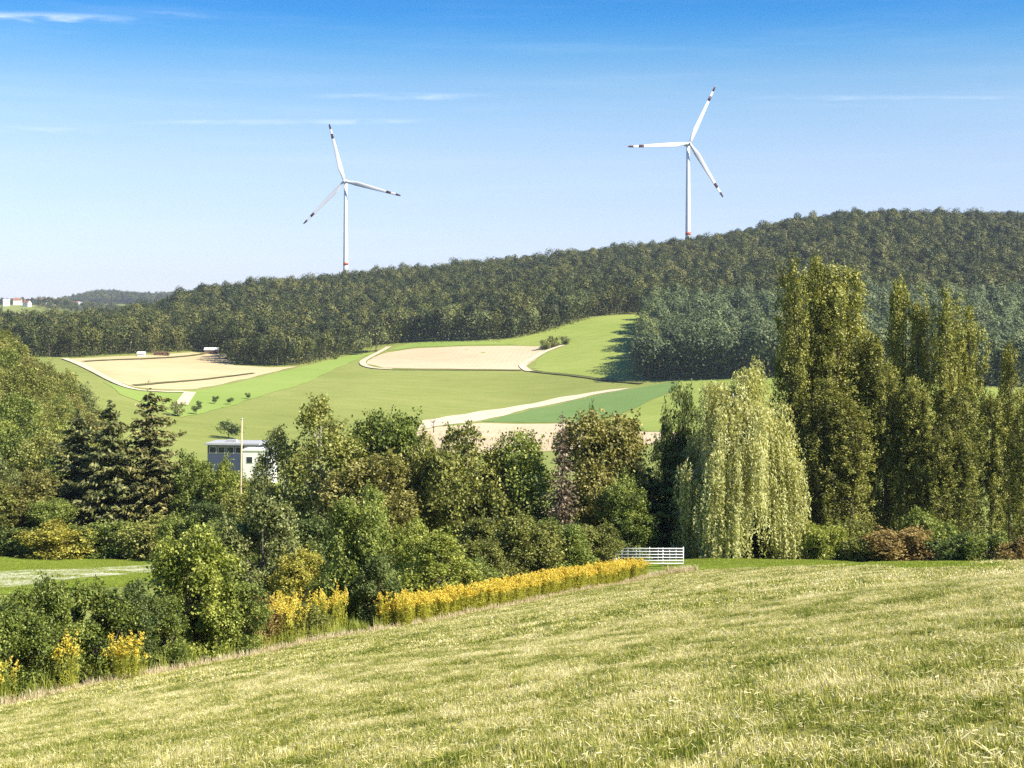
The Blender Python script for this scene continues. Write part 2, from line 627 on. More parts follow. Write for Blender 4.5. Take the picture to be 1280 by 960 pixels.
M['lawn'] = field_mat('lawn', (0.16, 0.235, 0.030), (0.20, 0.28, 0.042), (0.25, 0.32, 0.06), s2=0.3, s3=4.0)
M['forest_floor'] = field_mat('forest_floor', (0.02, 0.03, 0.012), (0.03, 0.04, 0.015), (0.04, 0.05, 0.02))
M['meadow'] = field_mat('meadow', (0.11, 0.125, 0.022), (0.19, 0.185, 0.04), (0.30, 0.27, 0.085), s1=0.08, s2=0.6, s3=6.0)
M['paved'] = plain_mat('paved', (0.30, 0.30, 0.29), (0.38, 0.38, 0.37), 0.4, 0.9)

sheet('stubble_field', far_poly([(84, 449), (150, 445.5), (240, 440.5), (283, 443), (292, 457), (340, 459.5), (372, 458), (330, 468), (285, 478.5), (240, 487), (200, 487), (168, 484), (140, 474), (112, 462)]), M['stubble'], 0.12, 8)
sheet('lush_meadow', far_poly([(128, 477), (165, 487), (205, 490.5), (240, 489), (290, 480), (335, 469), (375, 459), (412, 450), (445, 443), (468, 440), (440, 452), (405, 468), (385, 478), (330, 494), (270, 512), (226, 522), (150, 493)]), M['lush'], 0.12, 8)
sheet('tan_field', far_poly([(457, 455), (466, 447), (485, 440.5), (520, 435.5), (580, 433), (640, 432.5), (681, 433), (676, 443), (664, 453), (655, 462), (600, 461.5), (540, 461), (480, 460)]), M['tan'], 0.12, 7)
sheet('bright_meadow', far_poly([(622, 427), (684, 415), (720, 403), (750, 396), (812, 393.5), (808, 440), (806, 477), (760, 474), (716, 468.5), (664, 462), (672, 450), (684, 433), (640, 431)]), M['bright'], 0.12, 8)
sheet('upper_meadow_strip', far_poly([(484, 438), (512, 429), (560, 427.2), (618, 427.2), (638, 431), (580, 431.6), (520, 434)]), M['lush'], 0.12, 6)
sheet('harvested_strip', far_poly([(526, 526), (600, 514), (700, 496.5), (760, 487.5), (790, 485), (740, 494), (660, 511), (600, 526), (545, 533), (520, 540)]), M['track'], 0.12, 5)
sheet('crop_field', far_poly([(602, 527), (662, 512.5), (742, 495), (792, 486), (846, 476.5), (846, 487), (815, 499), (770, 521), (735, 527), (690, 528)]), M['crop'], 0.12, 7)
sheet('pale_meadow', far_poly([(772, 522), (817, 500), (848, 488), (850, 475), (960, 474), (1000, 473), (960, 520), (900, 545), (840, 540), (790, 538), (765, 530)]), M['bright'], 0.12, 8)
sheet('lower_tan_field', far_poly([(515, 541), (545, 534), (602, 529), (690, 530), (730, 529), (770, 532), (790, 540), (850, 541), (850, 552), (640, 566), (520, 566)], 380, 900), M['tan'], 0.12, 7)
sheet('right_valley_meadow', far_poly([(1040, 476), (1280, 488), (1420, 492), (1420, 560), (1280, 552), (1040, 540)], 380, 900), M['bright'], 0.12, 10)
ribbon('farm_track', far_poly([(80, 448.5), (100, 456), (120, 466), (135, 474), (150, 481), (168, 487), (200, 490), (232, 490.5)]), 4.0, M['track'], 0.45)
ribbon('side_track', far_poly([(238, 491), (233, 498), (227, 507)]), 5.0, M['track'], 0.5)
ribbon('hill_track', far_poly([(486, 434), (466, 445), (454, 452), (456, 457.5), (470, 461), (490, 462)]), 3.6, M['track'], 0.5)
ribbon('bend_track', far_poly([(704, 432), (682, 440), (664, 450), (653, 457), (658, 463), (664, 464.5)]), 4.0, M['track'], 0.5)
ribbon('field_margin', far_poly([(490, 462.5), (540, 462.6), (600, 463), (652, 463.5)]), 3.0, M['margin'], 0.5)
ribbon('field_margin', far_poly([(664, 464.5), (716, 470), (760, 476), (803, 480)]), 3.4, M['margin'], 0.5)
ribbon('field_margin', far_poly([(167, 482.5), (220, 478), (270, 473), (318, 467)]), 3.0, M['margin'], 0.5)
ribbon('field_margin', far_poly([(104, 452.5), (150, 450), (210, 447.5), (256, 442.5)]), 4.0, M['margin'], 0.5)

# foreground sheets
BORDER_U = [852, 880, 920, 960, 1000, 1050, 1100, 1150, 1200, 1240, 1280, 1320]
BORDER = [pix(u, v, 40, 103) for u, v in zip(BORDER_U, [716, 714, 712, 711, 710.5, 710.5, 711, 712, 713.5, 715, 717, 719])]
BORDER_D = [d for x, d in BORDER]
mead = [tuple(HA + HD * t + HN * 0.5) for t in np.linspace(-48, 57, 23)]
xl, yl = BORDER[-1]
sheet('mown_meadow', [(x, y) for x, y in mead if y > -30] + BORDER + [(62, yl - 12), (62, -30)], M['meadow'], 0.02, 2.0)
LAWN = [(BORDER[0][0] - 0.6, BORDER[0][1] + 3.5)] + [(x, y + 0.1) for x, y in BORDER] + [(62, yl - 11.9), (80, yl + 10), (46, 112), (10, 113), (6, 104)]
sheet('lawn_strip', LAWN, M['lawn'], 0.035, 2.0)
sheet('left_meadow', [(-48, 84), (-30, 82), (-24, 88), (-22, 128), (-38, 131), (-58, 131), (-66, 110)], M['lawn'], 0.03, 2.0)
M['hay'] = field_mat('hay', (0.40, 0.42, 0.28), (0.52, 0.52, 0.38), (0.62, 0.60, 0.47), s2=0.8, s3=5)
sheet('cut_hay_swath', [pix(u, v, 60, 131) for u, v in ((-60, 718), (0, 715), (100, 711), (196, 706), (200, 715), (150, 719), (100, 723), (0, 736), (-60, 742))], M['hay'], 0.045, 1.5)

# ------------------------------------------------------------------ foliage builders
def unit(a):
    return a / np.maximum(np.linalg.norm(a, axis=-1, keepdims=True), 1e-9)


def leaves_mesh(name, C, N, T, Lg, Wd, tint, fold=0.0):
    """one small rhombic face per leaf: centre C, normal N, direction T, length and width"""
    N = unit(N)
    T = unit(T - N * (T * N).sum(-1, keepdims=True))
    B = np.cross(N, T)
    Lg = np.asarray(Lg)[:, None]
    Wd = np.asarray(Wd)[:, None]
    V = np.stack([C - T * Lg * 0.5, C + B * Wd * 0.5 - T * Lg * 0.08 + N * fold * Wd, C + T * Lg * 0.5, C - B * Wd * 0.5 - T * Lg * 0.08 + N * fold * Wd], 1).reshape(-1, 3)
    n = len(C)
    return mesh_np(name, V, np.arange(4 * n), np.full(n, 4), tint)


def sphere_dirs(r, n, up=0.0):
    d = unit(r.normal(size=(n, 3)))
    if up:
        d[:, 2] += up
        d = unit(d)
    return d


def clump_leaves(r, centers, outward, per, spread, leaf, flat=0.75, up=0.6, rnd=0.75, droop=0.0, aspect=0.6, tint0=None):
    n = len(centers) * per
    C = np.repeat(centers, per, 0)
    off = r.normal(size=(n, 3)) * np.repeat(np.broadcast_to(spread, (len(centers),)), per)[:, None]
    off[:, 2] *= flat
    C = C + off
    Nn = np.repeat(outward, per, 0) * 0.55 + np.array([0, 0, up]) + r.normal(size=(n, 3)) * rnd
    T = r.normal(size=(n, 3)) + np.array([0, 0, -droop])
    L = leaf * r.uniform(0.65, 1.3, n)
    base = r.uniform(0.15, 0.8, len(centers)) if tint0 is None else tint0
    tint = np.clip(np.repeat(base, per) + r.normal(size=n) * 0.19, 0, 1)
    return C, Nn, T, L, L * aspect * r.uniform(0.8, 1.2, n), tint


def cat(parts):
    return [np.concatenate(x, 0) for x in zip(*parts)]


def limb(mb, a, b, r0, r1, r, bend=0.12, n=5, sides=6):
    a, b = np.array(a, float), np.array(b, float)
    L = np.linalg.norm(b - a)
    o = r.normal(size=3) * L * bend
    pts, rad = [], []
    for i in range(n):
        t = i / (n - 1)
        pts.append(a + (b - a) * t + o * math.sin(math.pi * t) + np.array([0, 0, L * 0.06 * math.sin(math.pi * t)]))
        rad.append(r0 + (r1 - r0) * t)
    mb.tube(pts, rad, sides)


def broadleaf(seed, H, W, base=0.12, lobes=14, clumps=420, per=30, leaf=0.15, spread=0.34, lobe_r=(0.24, 0.42), shoots=14, bark='bark', depth=None, top=1.0, fill=0.12, aspect=0.62, trunk_r=None, up=0.6, skirt=0):
    """crown of leaf sprays over uneven lobes, trunk with limbs; returns two meshes"""
    r = np.random.default_rng(seed)
    D = depth or W
    z0 = H * base
    cz, hz = (z0 + H) / 2, (H - z0) / 2
    lc, lr = [], []
    for i in range(lobes):
        for _ in range(30):
            p = r.uniform(-1, 1, 3)
            if np.linalg.norm(p) < 1:
                break
        p = p / max(np.linalg.norm(p), 1e-3) * np.linalg.norm(p) ** 0.55 * 0.74
        s = r.uniform(*lobe_r)
        w = 1.0 - (0.45 * max(p[2], 0) if top < 1 else 0)
        lc.append((p[0] * W / 2 * w, p[1] * D / 2 * w, cz + p[2] * hz))
        lr.append(s)
    for i in range(skirt):
        a = 2 * math.pi * (i + r.uniform(-0.3, 0.3)) / skirt
        q_ = r.uniform(0.35, 0.72)
        lc.append((math.cos(a) * q_ * W / 2, math.sin(a) * q_ * D / 2, H * r.uniform(0.06, 0.26)))
        lr.append(r.uniform(*lobe_r))
    lobes = len(lc)
    lc, lr = np.array(lc), np.array(lr)
    ax = np.array([W / 2, D / 2, min(hz, W * 0.62)])
    k = r.integers(0, lobes, clumps * 3)
    d = sphere_dirs(r, clumps * 3, 0.25)
    P = lc[k] + d * (lr[k][:, None] * ax) * r.uniform(0.78, 1.06, (clumps * 3, 1))
    # drop sprays buried in another lobe or below the crown
    q = np.linalg.norm((P[:, None, :] - lc[None]) / (lr[None, :, None] * ax), axis=2)
    q[np.arange(len(P)), k] = 9
    keep = (q.min(1) > 0.8) & (P[:, 2] > z0 * 0.7 + 0.03) & (P[:, 2] < H * 1.03)
    P, d = P[keep][:clumps], d[keep][:clumps]
    parts = [clump_leaves(r, P, d, per, spread * r.uniform(0.6, 1.25, len(P)), leaf, up=up, aspect=aspect)]
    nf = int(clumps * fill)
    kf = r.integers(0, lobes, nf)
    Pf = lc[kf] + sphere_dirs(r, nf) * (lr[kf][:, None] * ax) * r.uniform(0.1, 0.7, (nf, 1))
    parts.append(clump_leaves(r, Pf, sphere_dirs(r, nf), max(per // 2, 6), spread * 1.3, leaf * 1.5, tint0=np.full(nf, 0.15)))  # inner fill sprays, crown shade painted in by a dark tint
    if shoots:   # single sprays standing out of the outline
        o = np.argsort(-P[:, 2])[:max(shoots * 6, 20)]
        s = P[r.choice(o, min(shoots, len(o)), replace=False)]
        ts = r.uniform(0, 1, (len(s), 9, 1))
        dirs = unit(r.normal(size=(len(s), 1, 3)) * 0.35 + np.array([0, 0, 1.0]))
        S = (s[:, None] + dirs * ts * r.uniform(0.06, 0.17, (len(s), 1, 1)) * W).reshape(-1, 3)
        parts.append(clump_leaves(r, S, np.repeat(dirs, 9, 1).reshape(-1, 3), 4, leaf * 0.6, leaf, up=0.2))
    crown = leaves_mesh('crown', *cat(parts))
    mb = MB()
    tr = trunk_r or (0.012 * H + 0.05)
    tt = np.array([r.normal() * 0.03 * W, r.normal() * 0.03 * W, z0 + (H - z0) * 0.55])
    mb.tube([(0, 0, -0.6), (0, 0, 0.1), (tt[0] * 0.3, tt[1] * 0.3, z0 + 0.1), tt * np.array([1, 1, 0.8]), tt + np.array([0, 0, H * 0.2])], [tr * 1.35, tr * 1.1, tr * 0.9, tr * 0.55, tr * 0.15], 7)
    for i in range(lobes):
        h = z0 * 0.8 + (tt[2] - z0 * 0.8) * r.uniform(0.15, 0.9)
        limb(mb, (tt[0] * h / tt[2], tt[1] * h / tt[2], h), lc[i] + d[i % len(d)] * 0.2, tr * 0.45, tr * 0.1, r, 0.1, 4, 5)
    return crown, mb.mesh('trunk', True)


def poplar(seed, H, W, per=28, leaf=0.2, plumes=9, n_cl=900, bare=0.0):
    """columnar crown built from steep plumes; returns two meshes"""
    r = np.random.default_rng(seed)
    mb = MB()
    tr = 0.012 * H
    lean = r.normal(size=2) * 0.25
    mb.tube([(0, 0, -0.8), (0, 0, 0.4), (lean[0] * 0.4, lean[1] * 0.4, H * 0.45), (lean[0], lean[1], H * 0.93)], [tr * 1.2, tr * 0.9, tr * 0.45, 0.02], 7)
    P, O = [], []
    for i in range(plumes):
        a = 2 * math.pi * ((i * 0.25 if i <= 4 else i / plumes) + r.uniform(-0.05, 0.05))
        h0 = H * (0.02 + 0.5 * ((i * 0.618) % 1.0)) if i else H * 0.45
        h1 = min(h0 + H * r.uniform(0.38, 0.62), H * r.uniform(0.88, 1.0)) if i else H
        rad = W * 0.5 * r.uniform(0.35, 0.85) * (1.0 - 0.30 * max(0, h1 / H - 0.75) / 0.25) if i else 0.05
        if 1 <= i <= 4:
            h0, h1, rad = H * r.uniform(0.40, 0.55), H * r.uniform(0.91, 0.995), W * 0.5 * r.uniform(0.30, 0.62)
        p0 = np.array([math.cos(a) * rad * 0.25 + lean[0] * h0 / H, math.sin(a) * rad * 0.25 + lean[1] * h0 / H, h0])
        p1 = np.array([math.cos(a) * rad + lean[0], math.sin(a) * rad + lean[1], h1])
        limb(mb, p0, p0 + (p1 - p0) * 0.9, tr * 0.4, 0.02, r, 0.03, 5, 5)
        m = int(n_cl / plumes)
        t = r.uniform(0.0, 1.0, m) ** 0.9
        bulge = np.sin(math.pi * np.clip(t * 0.92 + 0.06, 0, 1)) ** 0.4
        rr = W * 0.5 * r.uniform(0.28, 0.42) * bulge
        ph = r.uniform(0, 2 * math.pi, m)
        rad2 = np.sqrt(r.uniform(0.25, 1, m))
        c = p0 + (p1 - p0) * t[:, None]
        mid = np.sin(math.pi * t) * W * 0.10
        c = c + np.stack([np.cos(ph) * rr * rad2 + math.cos(a) * mid, np.sin(ph) * rr * rad2 + math.sin(a) * mid, r.normal(size=m) * 0.2], -1)
        P.append(c)
        O.append(np.stack([np.cos(ph), np.sin(ph), np.full(m, 0.2)], -1))
    # skirt near the ground
    m = int(n_cl * 0.38)
    ph = r.uniform(0, 2 * math.pi, m)
    zz = r.uniform(0.01, 0.70, m) * H
    rr = W * 0.5 * np.sqrt(r.uniform(0.2, 1, m)) * 0.85
    P.append(np.stack([np.cos(ph) * rr, np.sin(ph) * rr, zz], -1))
    O.append(np.stack([np.cos(ph), np.sin(ph), np.full(m, 0.2)], -1))
    P, O = np.concatenate(P), np.concatenate(O)
    P[:, 2] = np.clip(P[:, 2], 0.2, H)
    # steep grooves between the plumes, and ragged sprays that stand out
    ang = np.arctan2(P[:, 1], P[:, 0])
    rad_ = np.hypot(P[:, 0], P[:, 1])
    groove = np.sin(ang * 6 + 2.2 * np.sin(P[:, 2] * 0.38 + seed) + seed * 1.7)
    keep = (groove > -0.5) | (rad_ < W * 0.17) | (r.uniform(size=len(P)) < 0.2)
    P, O = P[keep], O[keep]
    out_ = r.uniform(size=len(P)) < 0.14
    P[out_, :2] *= r.uniform(1.1, 1.4, (int(out_.sum()), 1))
    if bare:
        keep = (P[:, 2] < H * (1 - bare)) | (r.uniform(size=len(P)) < 0.25)
        P, O = P[keep], O[keep]
    parts = [clump_leaves(r, P, O, per, 0.165 * r.uniform(0.6, 1.4, len(P)), leaf, flat=1.7, up=0.35, aspect=0.75)]
    return leaves_mesh('crown', *cat(parts)), mb.mesh('trunk', True)


def weeping(seed, H, W, strands=900, leaf=0.17):
    """domed crown with hanging sprays"""
    r = np.random.default_rng(seed)
    mb = MB()
    tr = 0.02 * H
    mb.tube([(0, 0, -0.8), (0, 0, 0.3), (0.2, 0.1, H * 0.4), (-0.2, 0.2, H * 0.85)], [tr * 0.9, tr * 0.7, tr * 0.5, 0.04], 8)
    heads = []
    for i in range(30):
        a = 2.399 * i + r.uniform(-0.2, 0.2)
        t = math.sqrt((i + 0.5) / 30)
        rad = W * 0.5 * t * 0.84
        x, y = math.cos(a) * rad, math.sin(a) * rad
        z = H * (0.98 - 0.52 * t ** 1.4) + r.normal() * 0.9
        if x < -0.12 * W:
            z -= 0.07 * H
        if abs(x - 0.06 * W) < 0.045 * W:
            z -= 0.06 * H
        z = min(z, H * 0.985)
        limb(mb, (0, 0, H * r.uniform(0.3, 0.7)), (x, y, z), tr * 0.25, 0.02, r, 0.08, 5, 5)
        for k in range(6):
            heads.append((x + r.normal() * 0.55, y + r.normal() * 0.55, z + r.normal() * 0.35 - 0.1 * k * (k > 2)))
        if t > 0.5:
            for k in range(4):
                heads.append((x * 1.08 + r.normal() * 0.5, y * 1.08 + r.normal() * 0.5, max(z - H * r.uniform(0.15, 0.32), 2.2)))
    heads = np.array(heads)
    k = r.integers(0, len(heads), strands)
    S = heads[k] + r.normal(size=(strands, 3)) * np.array([W * 0.028, W * 0.028, H * 0.018])
    rr = np.linalg.norm(S[:, :2], axis=1) / (W / 2)
    ln = np.where(rr > 0.45, r.uniform(2.0, 6.5, strands), r.uniform(1.2, 4.5, strands)) * H / 15
    ln = np.minimum(ln, S[:, 2] - 0.25)
    m = 34
    t = np.linspace(0, 1, m)[None, :] ** 0.9
    out = unit(np.column_stack([S[:, :2], np.zeros(strands)]) + 1e-4)
    sway = r.normal(size=(strands, 1, 3)) * 0.16 * np.array([1, 1, 0])
    C = S[:, None, :] + out[:, None, :] * (0.35 * (1 - (1 - t) ** 2))[..., None] + sway * t[..., None] * 1.5
    C[..., 2] = S[:, 2:3] - ln[:, None] * t + 0.25 * np.sin(math.pi * np.clip(t * 2.2, 0, 1))
    C = C.reshape(-1, 3) + r.normal(size=(strands * m, 3)) * 0.07
    n = len(C)
    Nn = np.repeat(out, m, 0) * 0.9 + r.normal(size=(n, 3)) * 0.8 + np.array([0, 0, 0.25])
    T = r.normal(size=(n, 3)) * 0.42 + np.array([0, 0, -1.0])
    L = leaf * r.uniform(0.7, 1.5, n)
    tint = np.clip(np.repeat(r.uniform(0.35, 0.85, strands), m) + r.normal(size=n) * 0.15, 0, 1)
    return leaves_mesh('crown', C, Nn, T, L, L * 0.40, tint), mb.mesh('trunk', True)


def spruce(seed, H, W, tiers=26, spray=0.30, droop=0.35, dens=1.0, bare_top=0.0):
    """whorls of drooping boughs with hanging sprays"""
    r = np.random.default_rng(seed)
    mb = MB()
    tr = 0.013 * H
    mb.tube([(0, 0, -0.6), (0, 0, 0.3), (0, 0, H * 0.5), (0.05, 0, H * 0.99)], [tr * 1.3, tr, tr * 0.6, 0.015], 7)
    Cs, Ns, Ts, Ls, Ws, tn = [], [], [], [], [], []
    for i in range(tiers):
        t = i / (tiers - 1)
        h = H * (0.04 + 0.95 * t)
        R0 = W * 0.5 * ((1 - t) ** 0.55) * r.uniform(0.75, 1.15) + 0.12
        nb = max(5, int(13 * (1 - t) + 5))
        for j in range(nb):
            a = 2 * math.pi * (j + r.uniform(-0.35, 0.35)) / nb
            L = R0 * r.uniform(0.68, 1.15)
            dirh = np.array([math.cos(a), math.sin(a), 0])
            dr = droop * r.uniform(0.6, 1.3) * (1 - 0.7 * t)
            ns = max(4, int(L / 0.05 * dens))
            s = r.uniform(0.08, 1, ns)
            base = np.array([0, 0, h + r.normal() * 0.028 * H])
            axis = base + dirh * (s * L)[:, None]
            axis[:, 2] += -dr * L * np.sin(s * 2.0) * 0.9 + 0.12 * L * s ** 3
            mb.tube([base, base + dirh * L * 0.5 + np.array([0, 0, -dr * L * 0.75]), base + dirh * L * 0.92 + np.array([0, 0, -dr * L * 0.8])], [0.035, 0.022, 0.008], 4)
            side = np.cross(dirh, [0, 0, 1.0])
            off = r.normal(size=ns) * 0.34 * (0.5 + 0.75 * L * (1 - s) * 0.35)
            C = axis + side * off[:, None] + r.normal(size=(ns, 3)) * 0.06
            C[:, 2] -= np.abs(off) * 0.35
            Cs.append(C)
            Ns.append(np.array([0, 0, 0.8]) + r.normal(size=(ns, 3)) * 0.55 + dirh * 0.3)
            Ts.append(dirh * 0.9 + side * np.sign(off)[:, None] * 0.6 + np.array([0, 0, -0.35]) + r.normal(size=(ns, 3)) * 0.3)
            ll = spray * r.uniform(0.7, 1.3, ns)
            Ls.append(ll)
            Ws.append(ll * 0.42)
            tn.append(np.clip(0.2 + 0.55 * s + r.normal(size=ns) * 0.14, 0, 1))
    return leaves_mesh('crown', *[np.concatenate(x) for x in (Cs, Ns, Ts, Ls, Ws, tn)]), mb.mesh('trunk', True)


def plant_tree(name, label, catg, meshes, mats, loc, rz=0.0, s=1.0, group=None, sz=None, parts=('crown', 'trunk')):
    t = thing(name, label, catg, loc, rz, group)
    t.scale = (s, s, sz or s)
    for nm, me, mt in zip(parts, meshes, mats):
        o = bpy.data.objects.new(nm, me)
        COL.objects.link(o)
        if len(me.materials) == 0:
            me.materials.append(mt)
        o.parent = t
        o.material_slots[0].link = 'OBJECT'
        o.material_slots[0].material = mt
    return t


# leaf colours; dark stops deepened for shade, light stops paled like sunlit highlights
for _nm, _d, _m, _l, _t in (
        ('green', (0.030, 0.048, 0.009), (0.183, 0.242, 0.038), (0.425, 0.451, 0.129), 0.30),
        ('olive', (0.040, 0.046, 0.010), (0.227, 0.249, 0.046), (0.515, 0.503, 0.168), 0.30),
        ('bronze', (0.042, 0.046, 0.010), (0.235, 0.225, 0.050), (0.49, 0.44, 0.165), 0.30),
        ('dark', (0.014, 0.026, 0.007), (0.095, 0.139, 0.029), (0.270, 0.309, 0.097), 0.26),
        ('poplar', (0.030, 0.036, 0.007), (0.245, 0.260, 0.048), (0.54, 0.52, 0.170), 0.30),
        ('willow', (0.095, 0.095, 0.024), (0.395, 0.388, 0.124), (0.620, 0.620, 0.297), 0.32),
        ('light', (0.065, 0.090, 0.012), (0.315, 0.366, 0.059), (0.592, 0.592, 0.168), 0.34),
        ('yellow', (0.110, 0.105, 0.014), (0.439, 0.403, 0.066), (0.620, 0.592, 0.154), 0.32),
        ('red', (0.060, 0.042, 0.012), (0.293, 0.212, 0.066), (0.515, 0.386, 0.154), 0.30),
        ('grey', (0.045, 0.056, 0.018), (0.242, 0.271, 0.088), (0.476, 0.496, 0.206), 0.30),
        ('spruce', (0.012, 0.018, 0.006), (0.090, 0.110, 0.032), (0.309, 0.302, 0.109), 0.12),
        ('spruce_brown', (0.018, 0.020, 0.006), (0.132, 0.132, 0.038), (0.386, 0.342, 0.122), 0.12),
        ('dead', (0.050, 0.035, 0.022), (0.190, 0.139, 0.088), (0.347, 0.270, 0.181), 0.10)):
    M['lf_' + _nm] = leaf_mat('leaf_' + _nm, _d, _m, _l, transl=_t, spec=0.35)
M['forest_leaf'] = leaf_mat('forest_leaf', (0.020, 0.031, 0.006), (0.072, 0.090, 0.017), (0.180, 0.178, 0.044), transl=0.15, objvar=0.8, patch=0.12, patch_scale=0.02)
M['edge_leaf'] = leaf_mat('edge_leaf', (0.070, 0.095, 0.030), (0.165, 0.195, 0.060), (0.28, 0.30, 0.11), transl=0.22, objvar=0.6, patch=0.1, patch_scale=0.02)

# ------------------------------------------------------------------ distant woodland
def wood_crown(seed, H, W, n=420, leaf=1.25, conifer=False):
    r = np.random.default_rng(seed)
    if conifer:
        t = r.uniform(0, 1, n) ** 0.8
        a = r.uniform(0, 2 * math.pi, n)
        rad = W * 0.5 * (1 - t) * r.uniform(0.6, 1.05, n)
        C = np.stack([np.cos(a) * rad, np.sin(a) * rad, H * (0.1 + 0.9 * t)], -1)
        Nn = np.stack([np.cos(a), np.sin(a), np.full(n, 0.7)], -1) + r.normal(size=(n, 3)) * 0.4
        tint = np.clip(0.15 + r.normal(size=n) * 0.12, 0, 1)
    else:
        k = 8
        lc = sphere_dirs(r, k, 0.3) * r.uniform(0.3, 0.6, (k, 1)) * np.array([W / 2, W / 2, H * 0.36])
        lc[:, 2] += H * 0.60
        lr = r.uniform(0.40, 0.58, k) * W * 0.5
        kk = r.integers(0, k, n)
        d = sphere_dirs(r, n, 0.2)
        C = lc[kk] + d * lr[kk][:, None] * np.array([1, 1, 1.1]) * r.uniform(0.85, 1.08, (n, 1))
        m = n // 5
        C[:m] = np.stack([r.normal(size=m) * W * 0.28, r.normal(size=m) * W * 0.28, r.uniform(0.01, 0.5, m) * H], -1)
        Nn = d * 1.0 + np.array([0, 0, 0.25]) + r.normal(size=(n, 3)) * 0.2
        tint = np.clip(0.5 + (r.uniform(-0.15, 0.15, k))[kk] + r.normal(size=n) * 0.13, 0, 1)
    L = leaf * r.uniform(0.6, 1.35, n)
    return leaves_mesh('wood_crown', C, Nn, r.normal(size=(n, 3)), L, L * 0.8, tint)


WOOD = [wood_crown(100 + i, 20 + 2.4 * (i % 3), 12.5 + 2.2 * (i % 4), n=950, leaf=1.15) for i in range(7)] + [wood_crown(120, 23, 7, 420, 1.1, True)]
WOOD_EDGE = [wood_crown(140 + i, 18 + 2.0 * (i % 3), 12 + 1.8 * (i % 3), n=1100, leaf=0.95) for i in range(5)]
mbt = MB()
mbt.tube([(0, 0, -1), (0, 0, 2), (0.2, 0, 11)], [0.45, 0.32, 0.1], 6)
WOOD_TRUNK = mbt.mesh('trunk', True)
for me in WOOD:
    me.materials.append(M['forest_leaf'])


def proto_collection(name, meshes):
    c = bpy.data.collections.new(name)
    for i, me in enumerate(meshes):
        o = bpy.data.objects.new('%s_%02d' % (name, i), me)
        c.objects.link(o)
    return c


def scatter_group(name, coll):
    """geometry nodes: one prototype of the collection on every point, with stored turn, size and choice"""
    ng = bpy.data.node_groups.new(name, 'GeometryNodeTree')
    ng.interface.new_socket('Geometry', in_out='INPUT', socket_type='NodeSocketGeometry')
    ng.interface.new_socket('Geometry', in_out='OUTPUT', socket_type='NodeSocketGeometry')
    N, L = ng.nodes, ng.links
    gi, go = N.new('NodeGroupInput'), N.new('NodeGroupOutput')
    mp = N.new('GeometryNodeMeshToPoints')
    ip = N.new('GeometryNodeInstanceOnPoints')
    ci = N.new('GeometryNodeCollectionInfo')
    ci.inputs['Collection'].default_value = coll
    ci.inputs['Separate Children'].default_value = True
    ci.inputs['Reset Children'].default_value = True

    def attr(nm, typ):
        a = N.new('GeometryNodeInputNamedAttribute')
        a.data_type = typ
        a.inputs['Name'].default_value = nm
        return a.outputs['Attribute']
    L.new(gi.outputs[0], mp.inputs[0])
    L.new(mp.outputs[0], ip.inputs['Points'])
    L.new(ci.outputs[0], ip.inputs['Instance'])
    ip.inputs['Pick Instance'].default_value = True
    L.new(attr('pick', 'INT'), ip.inputs['Instance Index'])
    e2r = N.new('FunctionNodeEulerToRotation')
    L.new(attr('turn', 'FLOAT_VECTOR'), e2r.inputs[0])
    L.new(e2r.outputs[0], ip.inputs['Rotation'])
    L.new(attr('size', 'FLOAT_VECTOR'), ip.inputs['Scale'])
    L.new(ip.outputs[0], go.inputs[0])
    return ng


def scatter(name, label, catg, pts, turn, size, pick, ng, mat):
    me = bpy.data.meshes.new(name)
    n = len(pts)
    me.vertices.add(n)
    me.vertices.foreach_set('co', np.ascontiguousarray(pts, dtype=np.float32).ravel())
    for nm, typ, key, dat in (('turn', 'FLOAT_VECTOR', 'vector', turn), ('size', 'FLOAT_VECTOR', 'vector', size), ('pick', 'INT', 'value', pick)):
        a = me.attributes.new(nm, typ, 'POINT')
        a.data.foreach_set(key, np.ascontiguousarray(dat, dtype=np.int32 if typ == 'INT' else np.float32).ravel())
    o = link(name, me, mat)
    md = o.modifiers.new('scatter', 'NODES')
    md.node_group = ng
    return tag(o, label, catg, kind='stuff')


WOOD_NG = scatter_group('wood_scatter', proto_collection('wood_prototype', WOOD))
M['grey_wood_leaf'] = leaf_mat('grey_wood_leaf', (0.050, 0.075, 0.030), (0.115, 0.150, 0.060), (0.20, 0.235, 0.10), transl=0.15, objvar=0.8, patch=0.12, patch_scale=0.02)
WOOD2 = [wood_crown(160 + i, 19 + 2.0 * (i % 3), 11 + 2.0 * (i % 4), n=1100, leaf=0.95) for i in range(6)]
for me in WOOD2:
    me.materials.append(M['grey_wood_leaf'])
WOOD2_NG = scatter_group('grey_wood_scatter', proto_collection('grey_wood_prototype', WOOD2))

EDGE = [(-300, 446), (0, 446), (90, 446.5), (150, 443), (240, 438.5), (283, 441), (293, 455), (340, 457.5), (375, 456), (412, 447.5), (445, 440), (462, 436), (484, 430), (530, 426.5), (600, 425.5), (640, 424), (684, 413.5), (720, 402), (748, 394.5), (806, 392), (828, 391)]
EDGE_D = [(u, pix(u, v, 480, 1150)[1]) for u, v in EDGE]
EDGE2 = [(806, 474), (840, 473.5), (900, 472), (960, 470), (1040, 473), (1280, 484), (1600, 488)]
EDGE2_D = [(u, pix(u, v, 480, 1000)[1]) for u, v in EDGE2]
eu, ed = np.array(EDGE_D).T
fu, fd = np.array(EDGE2_D).T


def edge_depth(u):
    d = np.interp(u, eu, ed)
    return np.where(u > 808, np.interp(u, fu, fd), d)


def in_wood(X, Y):
    u = 640 + F * X / Y
    # the left flank of the right-hand wood leans outward a little with distance
    lim = 808 + 8 * np.clip((Y - 640) / 200, 0, 1)
    d = np.where(u > lim, np.interp(u, fu, fd), np.interp(u, eu, ed))
    return Y > d


